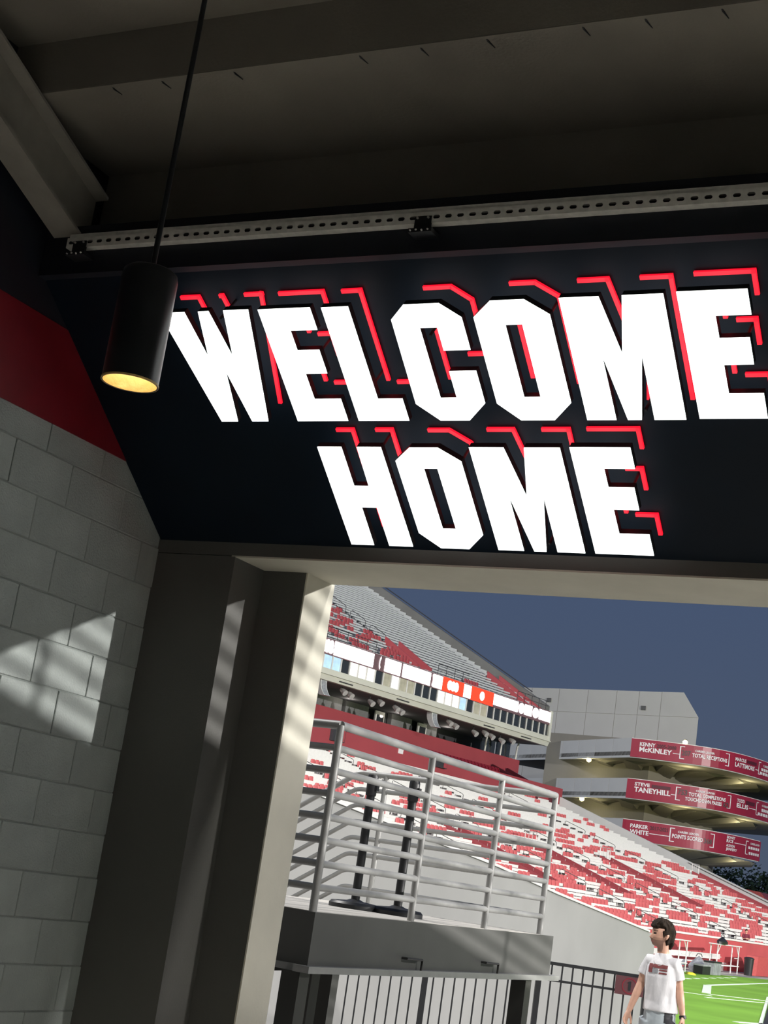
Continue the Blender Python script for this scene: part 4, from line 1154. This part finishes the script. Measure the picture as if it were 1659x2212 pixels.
# rear white bench with towel
t = thing('sideline_bench', (-20.0, 82.5, ZF), 'long white sideline bench behind the tubular stands', 'bench')
build('seat', MB().box(-20.2, -19.8, 73, 91, ZF + .45, ZF + .5), M['bench'], t)
build('backrest', MB().box(-20.28, -20.22, 73, 91, ZF + .65, ZF + .95), M['bench'], t)
for y in (73.5, 79, 85, 90.5): build('leg', MB().box(-20.25, -19.85, y, y + .06, ZF, ZF + .45), M['white_metal'], t)
for i, (y, lb) in enumerate(((80.6, 'white towel hanging over the sideline bench end'), (86.6, 'white towel hanging over the sideline bench by the bin'))):
    build('towel', MB().box(-19.86, -19.74, y, y + 1.4, ZF + .2, ZF + .53), M['towel'], label=lb, cat='towel')
t = thing('equipment_case', (-17.75, 77.7, ZF), 'black and silver equipment case on the turf edge', 'case')
build('shell', MB().box(-18.0, -17.5, 77.0, 78.6, ZF, ZF + .42), M['black_plastic'], t)
build('lid', MB().box(-18.02, -17.48, 76.98, 78.62, ZF + .42, ZF + .5), M['silver_cover'], t)
t = thing('equipment_case', (-17.8, 79.9, ZF), 'silver case beside the grey gear bag', 'case')
build('shell', MB().box(-18.05, -17.5, 79.2, 80.8, ZF, ZF + .62), M['silver_cover'], t)
build('lid', MB().box(-18.07, -17.48, 79.18, 80.82, ZF + .62, ZF + .7), M['black_plastic'], t)
def blob(name, c_, r_, m, label, cat):
    t = thing(name, c_, label, cat)
    pr = []
    for i in range(8):
        a = math.pi * i / 14
        pr.append((math.cos(a), math.sin(a)))
    mb = MB(); n = 16
    prof_ = [(1.0 - 0.15 * (1 - i / 5) if i < 2 else 1.0 - 0.09 * (i - 1) ** 1.5, i / 6) for i in range(7)]
    vs = []
    for rr_, zz in prof_:
        for j in range(n):
            a = 2 * math.pi * j / n; k_ = 1 + .07 * math.sin(3 * a + zz * 5)
            vs.append((c_[0] + r_[0] * rr_ * k_ * math.cos(a), c_[1] + r_[1] * rr_ * k_ * math.sin(a), c_[2] + r_[2] * zz))
    fs = [(i * n + j, i * n + (j + 1) % n, (i + 1) * n + (j + 1) % n, (i + 1) * n + j) for i in range(6) for j in range(n)]
    fs += [tuple(range(n))[::-1], tuple(6 * n + j for j in range(n))]
    mb.add(vs, fs)
    build('body', mb, m, t, smooth='auto')
    zt = c_[2] + r_[2]
    build('strap', MB().tube([(c_[0], c_[1] - r_[1] * .5, zt - .05), (c_[0], c_[1] - r_[1] * .3, zt + .09), (c_[0], c_[1] + r_[1] * .3, zt + .09), (c_[0], c_[1] + r_[1] * .5, zt - .05)], 0.02, 6), M['black_plastic'], t)
blob('gear_bag', (-18.9, 81.3, ZF), (.5, 1.3, .85), M['silver_cover'], 'slumped grey gear bag on the ground between the stands', 'bag')
blob('gear_bag', (-18.5, 74.4, ZF), (.35, .6, .4), M['black_plastic'], 'black gear bag under the tubular stand', 'bag')
t = blob('gear_bag', (-18.48, 84.4, ZF + 1.62), (.30, .75, .42), M['black_plastic'], 'black bag lying on top of the tubular stand', 'bag')
t = thing('trash_bin', (-18.25, 90.2, ZF), 'round black trash bin by the red foam block', 'bin')
build('drum', MB().lathe([(.24, 0), (.29, .95), (.27, .95), (.25, .6)], (-18.25, 90.2, ZF), 20), M['black_plastic'], t, smooth='auto')
build('lid', MB().lathe([(.31, .95), (.31, 1.0), (.2, 1.06), (0, 1.08)], (-18.25, 90.2, ZF), 20, cap=False), M['black_plastic'], t, smooth='auto')
mb = MB(); mb.prism([(91.6, ZF), (95.4, ZF), (94.3, ZF + 1.15), (91.9, ZF + 1.15)], lambda u, v, d: (d, u, v), -18.1, -18.8)
rbk = build('foam_block', mb, M['red_foam'], label='red tapered foam block beside the black bin', cat='foam block')
t = thing('folding_chair', (-18.20, 96.6, ZF), 'dark folding chair at the far end of the sideline', 'chair')
build('seat', MB().box(-18.40, -17.9, 96.2, 96.9, ZF + .45, ZF + .5), M['charcoal'], t)
build('backrest', MB().box(-18.45, -18.40, 96.2, 96.9, ZF + .6, ZF + 1.3), M['charcoal'], t)
for y in (96.25, 96.85):
    build('leg', MB().tube([(-17.92, y, ZF), (-18.40, y, ZF + 1.3)], .025, 6), M['charcoal'], t)
    build('leg', MB().tube([(-18.42, y, ZF), (-17.95, y, ZF + .48)], .025, 6), M['charcoal'], t)

# ================================================================== PEOPLE
def fuse(name, mb, mats, voxel, smooth_it=4, parent=None, paint=None, M4=None):
    me = bpy.data.meshes.new(name)
    me.from_pydata(mb.v, [], mb.f); me.update()
    b = bmesh.new(); b.from_mesh(me); bmesh.ops.recalc_face_normals(b, faces=b.faces); b.to_mesh(me); b.free()
    o = bpy.data.objects.new(name, me); COL.objects.link(o)
    m_ = o.modifiers.new('r', 'REMESH'); m_.mode = 'VOXEL'; m_.voxel_size = voxel
    if smooth_it:
        s_ = o.modifiers.new('s', 'SMOOTH'); s_.iterations = smooth_it; s_.factor = 0.5
    dg = bpy.context.evaluated_depsgraph_get()
    me2 = bpy.data.meshes.new_from_object(o.evaluated_get(dg))
    bpy.data.objects.remove(o); bpy.data.meshes.remove(me)
    me2.name = name
    me2.materials.clear()
    for q_ in mats: me2.materials.append(q_)
    me2.polygons.foreach_set('use_smooth', [True] * len(me2.polygons))
    if paint:
        me2.polygons.foreach_set('material_index', [paint(p_.center) for p_ in me2.polygons])
    o2 = bpy.data.objects.new(name, me2); COL.objects.link(o2)
    o2.parent = parent
    return o2
def sphere_fn(mb, c_, fn, nu=28, nv=20):
    vs = [c_ + fn(Vector((0, 0, 1)))]
    for i in range(1, nv):
        ph = math.pi * i / nv
        for j in range(nu):
            th = 2 * math.pi * j / nu
            vs.append(c_ + fn(Vector((math.sin(ph) * math.cos(th), math.sin(ph) * math.sin(th), math.cos(ph)))))
    vs.append(c_ + fn(Vector((0, 0, -1))))
    fs = [(0, 1 + j, 1 + (j + 1) % nu) for j in range(nu)]
    for i in range(nv - 2):
        for j in range(nu):
            a = 1 + i * nu + j; b = 1 + i * nu + (j + 1) % nu
            fs.append((a, a + nu, b + nu, b))
    L = len(vs) - 1; o_ = 1 + (nv - 2) * nu
    fs += [(o_ + j, L, o_ + (j + 1) % nu) for j in range(nu)]
    mb.add(vs, fs)
def hand(mb, wr, dirv, palm_n, sgn, curl):
    # wr wrist, dirv along the hand, palm_n palm normal, sgn thumb side
    d = Vector(dirv).normalized(); pn = Vector(palm_n); pn = (pn - d * pn.dot(d)).normalized(); sd_ = d.cross(pn) * sgn
    wr = Vector(wr)
    mb.tube([wr - d * .03, wr, wr + d * .045, wr + d * .092], [(.022, .028), (.020, .029), (.017, .043), (.015, .042)], 12, side=pn)
    lens = (.072, .080, .075, .058)
    for i, l in enumerate(lens):
        b0 = wr + d * .085 + sd_ * (.031 - .0205 * i)
        p_ = [b0]; dirn = d.copy()
        for s_ in (.45, .32, .25):
            ax = sd_ * sgn
            dirn = (dirn * math.cos(curl) + pn * math.sin(curl)).normalized()
            p_.append(p_[-1] + dirn * l * s_)
        mb.tube(p_, [.0098, .0092, .0085, .0066], 8)
    t0 = wr + d * .022 + sd_ * .026
    t1 = t0 + (d * .55 + sd_ * .65 + pn * .35).normalized() * .04
    t2 = t1 + (d * .85 + sd_ * .2 + pn * .45).normalized() * .032
    t3 = t2 + (d * .95 + pn * .3).normalized() * .024
    mb.tube([t0 - d * .01, t1, t2, t3], [.014, .0115, .010, .0075], 8)

# --- walking man in a white T-shirt
mroot = thing('person', (0.25, 8.51, -0.03), 'man in white printed T-shirt and pale grey trousers walking past the fence', 'person')
mroot.rotation_euler = (0, 0, R(16.45))
V3 = Vector
fdir = V3((-0.86, -0.50, 0.02)).normalized()        # where the face points
hc = V3((0.006, 0.0, 1.705))
fr_ = V3((-fdir.y, fdir.x, 0)).normalized()         # face-left axis
def head_fn(u):
    f = u.dot(fdir); r_ = u.dot(fr_); z = u.z
    hx, hy, hz = 0.098, 0.077, 0.118
    p_ = fdir * (f * hx) + fr_ * (r_ * hy) + V3((0, 0, z * hz))
    if z < 0:     # jaw tapers forward
        k_ = -z
        p_ -= fr_ * (r_ * hy) * .26 * k_
        p_ += fdir * (0.020 * k_ * max(0, f + .35))
        p_ += fdir * (.012 * k_)
    # brow, nose, lips, chin
    g = lambda a, b, c0, s: math.exp(-((a - c0) / s) ** 2)
    if f > 0:
        side = math.exp(-(r_ / .13) ** 2)
        p_ += fdir * (0.006 * g(z, 0, .22, .10) * math.exp(-(r_ / .5) ** 2))
        nz = 0.0
        if -0.34 < z < 0.20: nz = 0.030 * (0.20 - z) / 0.54
        elif -0.46 < z <= -0.34: nz = 0.030 * (z + .46) / .12
        p_ += fdir * (nz * side)
        p_ -= fdir * (0.007 * g(z, 0, .06, .09) * (math.exp(-((abs(r_) - .34) / .14) ** 2)))
        p_ += fdir * (0.006 * g(z, 0, -.58, .06) * math.exp(-(r_ / .28) ** 2))
        p_ += fdir * (0.010 * g(z, 0, -.86, .14) * math.exp(-(r_ / .3) ** 2))
    return p_
body = MB()
sphere_fn(body, hc, head_fn, 40, 30)
for sg in (-1, 1):       # ears
    e = hc + fr_ * (sg * .076) - fdir * .012 + V3((0, 0, -.012))
    body.tube([e + V3((0, 0, -.030)) + fdir * .006, e + fr_ * sg * .010 + V3((0, 0, -.012)), e + fr_ * sg * .014 - fdir * .008 + V3((0, 0, .012)), e + V3((0, 0, .03)) - fdir * .004], [(.006, .009), (.007, .014), (.007, .017), (.006, .011)], 10, side=fr_)
nb = V3((0.045, 0.015, 1.49))
body.tube([nb + V3((0, 0, -.07)), nb, nb + V3((-.008, -.004, .06)), hc + V3((.018, .004, -.05))], [.075, .060, .054, .055], 16)
body.tube([V3((.06, 0, .86)), V3((.06, 0, .95)), V3((.055, 0, 1.10)), V3((.045, 0, 1.28)), V3((.04, 0, 1.40)), V3((.04, .01, 1.47))], [(.10, .135), (.105, .14), (.09, .125), (.105, .14), (.09, .13), (.05, .08)], 18, side=V3((-.3, -.95, 0)))
shL = V3((-.085, .045, 1.445)); elL = V3((-.135, .06, 1.245)); wrL = V3((-.222, -.01, .975))
shR = V3((.170, -.04, 1.445)); elR = V3((.218, -.02, 1.235)); wrR = V3((.272, -.055, 1.0))
for sh, el, wr in ((shL, elL, wrL), (shR, elR, wrR)):
    ins = V3((.045, 0, 1.39))
    body.tube([ins, sh, (sh * .55 + el * .45), el, el * .65 + wr * .35, wr], [.06, .054, .047, .039, .039, .0255], 14)
hand(body, wrL, (-.30, -.18, -.93), (.75, -.45, -.1), -1, 0.50)
hand(body, wrR, (.14, -.12, -.98), (-.8, .1, 0), -1, 0.26)
hipL, kneL, ankL = V3((-.02, .02, .90)), V3((-.08, .13, .50)), V3((.02, .30, .12))
hipR, kneR, ankR = V3((.14, -.02, .90)), V3((.08, -.16, .49)), V3((.04, -.24, .09))
for h_, k_, a_ in ((hipL, kneL, ankL), (hipR, kneR, ankR)):
    body.tube([h_, (h_ + k_) / 2, k_, k_ * .6 + a_ * .4, a_, a_ - V3((0, 0, .03))], [.085, .075, .055, .055, .038, .036], 14)
def paint_skin(c_):
    r_ = c_ - hc
    f = r_.dot(fdir); q_ = r_.dot(fr_); z = r_.z
    if c_.z > 1.55 and f > -.02:
        if -.074 < z < -.062 and f > .07 and abs(q_) < .026: return 2
        if (-.052 < z < -.030 and f > -.005 and abs(q_) > .022): return 4
        if (z < -.042 and f > .0 and z > -.16) and not (z > -.05 and abs(q_) < .02): return 1
        if -.055 < z < -.040 and f > .085 and abs(q_) < .025: return 1
        if f > .035 and -.002 < z < .013 and .017 < abs(q_) < .043: return 3
        if f > .035 and .024 < z < .033 and .012 < abs(q_) < .05: return 3
    return 0
fuse('body', body, [M['skin'], M['stubble'], M['lips'], M['eye'], M['stubble_light']], 0.0055, 3, mroot, paint_skin)
# hair
hair = MB()
def hair_fn(u):
    f = u.dot(fdir); r_ = u.dot(fr_); z = u.z
    th = .018 + .006 * max(0, z) + .022 * max(0, -f) * (1 if z > -.6 else .3)
    th += .006 * math.sin(9 * math.atan2(r_, f) + 6 * z) + .004 * math.sin(17 * r_ + 11 * z)
    hid = (f > .12 and z < .48 - .1 * f) or (f > -.22 and z < -.02 - .0 * abs(r_)) or z < -.82
    if f > 0 and z > .3: th += .006
    if hid: th = -.03
    return head_fn(u).normalized() * (head_fn(u).length + th) if not hid else head_fn(u) * .72
sphere_fn(hair, hc + V3((0, 0, .002)), hair_fn, 56, 44)
# locks at the temple and nape
for i in range(9):
    a = -0.9 + i * .22
    s0 = hc - fdir * (.085) + fr_ * (math.sin(a) * .06) + V3((0, 0, -.03))
    hair.tube([s0, s0 + V3((0, 0, -.045)) - fdir * .010, s0 + V3((0, 0, -.095)) + fdir * .004], [.028, .022, .008], 8)
for sg in (-1, 1):
    s0 = hc + fr_ * sg * .078 + fdir * .018 + V3((0, 0, .035))
    hair.tube([s0, s0 + V3((0, 0, -.035)), s0 + V3((0, 0, -.062)) - fdir * .004], [.016, .011, .004], 8)
for i in range(7):
    s0 = hc + fdir * .055 + fr_ * (-.05 + i * .017) + V3((0, 0, .098))
    hair.tube([s0 - fdir * .05 + V3((0, 0, .018)), s0 + V3((0, 0, .014)), s0 + fdir * .030 + V3((0, 0, -.006))], [.022, .020, .007], 8)
fuse('hair', hair, [M['hair']], 0.006, 1, mroot)
# shirt
sh_ = MB()
fw = V3((-.30, -.954, 0))
def ring_tube(mb, rows, wr_amp):
    n = 40; vs = []
    rt_ = V3((-fw.y, fw.x, 0))
    for (cx_, cy_, z, a, b, ph) in rows:
        for j in range(n):
            t_ = 2 * math.pi * j / n
            k_ = 1 + wr_amp * math.sin(5 * t_ + ph) + wr_amp * .7 * math.sin(9 * t_ - ph * 1.3)
            p_ = V3((cx_, cy_, z)) + fw * (a * k_ * math.cos(t_)) + rt_ * (b * k_ * math.sin(t_))
            vs.append(p_)
    fs = [(i * n + j, i * n + (j + 1) % n, (i + 1) * n + (j + 1) % n, (i + 1) * n + j) for i in range(len(rows) - 1) for j in range(n)]
    fs += [tuple(range(n))[::-1], tuple((len(rows) - 1) * n + j for j in range(n))]
    mb.add(vs, fs)
ring_tube(sh_, [(.066, 0, 1.015, .130, .165, 0), (.064, 0, 1.04, .128, .163, .4), (.060, 0, 1.10, .118, .155, 1.0), (.054, 0, 1.16, .118, .150, 1.7), (.048, 0, 1.24, .124, .152, 2.3), (.044, 0, 1.32, .128, .156, 2.6), (.042, 0, 1.41, .116, .152, 2.9), (.042, .004, 1.46, .098, .124, 3.0), (.044, .008, 1.505, .076, .088, 3.0), (.045, .012, 1.538, .062, .066, 3.0)], .032)
for sh, el in ((shL, elL), (shR, elR)):
    e = sh * .45 + el * .55
    o_ = (e - sh).normalized()
    sh_.tube([V3((.045, 0, 1.43)), sh + V3((0, 0, .006)), sh * .7 + el * .3, e + o_ * .012], [(.085), .066, .062, .065], 18)
fuse('shirt', sh_, [M['shirt']], 0.0065, 2, mroot)
# trousers
tr = MB()
tr.tube([V3((.062, 0, 1.05)), V3((.062, 0, .93)), V3((.06, 0, .86))], [(.112, .148), (.118, .155), (.11, .15)], 20, side=fw)
for h_, k_, a_ in ((hipL, kneL, ankL), (hipR, kneR, ankR)):
    tr.tube([h_ + V3((0, 0, .03)), (h_ + k_) / 2, k_, k_ * .55 + a_ * .45, a_ + V3((0, 0, .02))], [.105, .096, .080, .072, .062], 18)
def paint_tr(c_):
    rel = c_ - V3((.06, 0, 0))
    rt_ = V3((-fw.y, fw.x, 0))
    return 1 if (rel.dot(rt_) > .075 and rel.dot(fw) > .045 and rel.dot(fw) < .105 and c_.z > .55) else 0
fuse('trousers', tr, [M['shorts'], M['charcoal']], 0.009, 3, mroot, paint_tr)
# shoes
for nm, a_ in (('shoe', ankL), ('shoe', ankR)):
    s_ = MB()
    s_.tube([a_ + V3((.02, .06, -.04)), a_ + V3((0, 0, -.035)), a_ + V3((-.04, -.10, -.052)), a_ + V3((-.065, -.17, -.062))], [(.04, .036), (.048, .042), (.034, .046), (.022, .034)], 14, side=V3((0, 0, 1)))
    fuse('shoe', s_, [M['shoe']], 0.008, 2, mroot)
def local_part(name, mb, m, par, smooth=False):
    me = mesh_of(name, mb, m, smooth)
    o = bpy.data.objects.new(name, me); COL.objects.link(o); o.parent = par
    return o
# wrist watch and necklace
dW = (wrR - elR).normalized()
local_part('watch', MB().tube([wrR - dW * .012, wrR + dW * .018], .0325, 18), M['black_plastic'], mroot)
nk = []
for i in range(17):
    a = R(-115 + 230 * i / 16)
    fwd = math.cos(a)
    nk.append(V3((.044, .006, 1.50 - .075 * max(0, fwd) ** 2 + .03 * (1 - fwd) * .5)) + fw * (.108 * fwd + .016 * max(0, fwd)) + V3((-fw.y, fw.x, 0)) * (.083 * math.sin(a)))
local_part('necklace', MB().tube(nk, .0028, 6), M['fixture'], mroot)
# printed chest block (no legible words in the photo)
rt_ = V3((-fw.y, fw.x, 0))
RG = [(1.24, .124, .152), (1.32, .128, .156), (1.41, .116, .152), (1.46, .098, .124), (1.505, .076, .088)]
def chest(u, z, d=0.0):
    for (z0, a0, b0), (z1, a1, b1) in zip(RG, RG[1:]):
        if z <= z1: break
    t_ = (z - z0) / (z1 - z0)
    a_ = a0 + (a1 - a0) * t_; b_ = b0 + (b1 - b0) * t_
    ang = u / b_
    k_ = 1 + .032 * math.sin(5 * ang + 2.8) + .0224 * math.sin(9 * ang - 3.6)
    return V3((.043, 0, z)) + fw * ((a_ * k_ + d) * math.cos(ang)) + rt_ * ((b_ * k_ + d) * math.sin(ang))
def print_rect(u0, u1, z0, z1, m):
    mb = MB(); n = 12
    for i in range(n):
        a = u0 + (u1 - u0) * i / n; b = u0 + (u1 - u0) * (i + 1) / n
        zm = (z0 + z1) / 2
        mb.add([chest(a, z0, .005), chest(b, z0, .005), chest(b, zm, .005), chest(a, zm, .005), chest(b, z1, .005), chest(a, z1, .005)], [(0, 1, 2, 3), (3, 2, 4, 5)])
    local_part('shirt_print', mb, m, mroot)
print_rect(-.105, -.055, 1.355, 1.435, M['maroon'])
print_rect(-.052, .085, 1.402, 1.435, M['maroon'])
print_rect(-.052, .004, 1.355, 1.392, M['silver_cover'])
print_rect(.012, .085, 1.380, 1.394, M['maroon'])
print_rect(.012, .085, 1.352, 1.366, M['maroon'])

# --- distant person in maroon behind the front wall
pb = V3(SN(97.6, 44.23, 0))
gz = zfl(0)
p2 = thing('person', (pb.x, pb.y, gz), 'distant person in maroon shirt standing by the front row', 'person')
b2 = MB()
sphere_fn(b2, V3((0, 0, 1.64)), lambda u: V3((u.x * .085, u.y * .10, u.z * .125)), 16, 12)
b2.tube([V3((0, 0, 1.42)), V3((0, 0, 1.56))], [.06, .055], 10)
for sg in (-1, 1):
    b2.tube([V3((0, 0, 1.36)), V3((sg * .19, 0, 1.40)), V3((sg * .24, -.05, 1.14)), V3((sg * .02, -.24, 1.18))], [.06, .06, .045, .03], 10)
    hand(b2, V3((sg * .02, -.24, 1.18)), (-sg, -.1, 0), (0, 1, 0), sg, .5)
    b2.tube([V3((sg * .09, 0, .9)), V3((sg * .10, -.02, .48)), V3((sg * .10, .02, .06))], [.09, .06, .04], 10)
    b2.tube([V3((sg * .10, .05, .04)), V3((sg * .11, -.17, .035))], [.045, .035], 8)
b2.tube([V3((0, 0, .85)), V3((0, 0, 1.1)), V3((0, 0, 1.42))], [(.12, .16), (.11, .16), (.09, .17)], 14, side=V3((0, 1, 0)))
def paint2(c_): return 0
p2.rotation_euler = (0, 0, R(35))
fuse('body', b2, [M['skin']], .016, 2, p2)
s2 = MB()
s2.tube([V3((0, 0, .92)), V3((0, 0, 1.1)), V3((0, 0, 1.40)), V3((0, 0, 1.47))], [(.135, .18), (.13, .18), (.115, .19), (.07, .1)], 14, side=V3((0, 1, 0)))
for sg in (-1, 1): s2.tube([V3((0, 0, 1.38)), V3((sg * .19, 0, 1.41)), V3((sg * .235, -.04, 1.2))], [.08, .075, .065], 12)
fuse('shirt', s2, [M['maroon_cloth']], .016, 2, p2)
l2 = MB()
for sg in (-1, 1): l2.tube([V3((sg * .07, 0, .95)), V3((sg * .10, -.02, .48)), V3((sg * .10, .02, .1))], [.12, .085, .065], 12)
fuse('trousers', l2, [M['charcoal']], .016, 2, p2)
hr2 = MB(); sphere_fn(hr2, V3((0, .012, 1.67)), lambda u: V3((u.x * .095, u.y * .105, u.z * .11 if u.z > 0 else u.z * .05)), 16, 12)
fuse('hair', hr2, [M['hair']], .014, 1, p2)
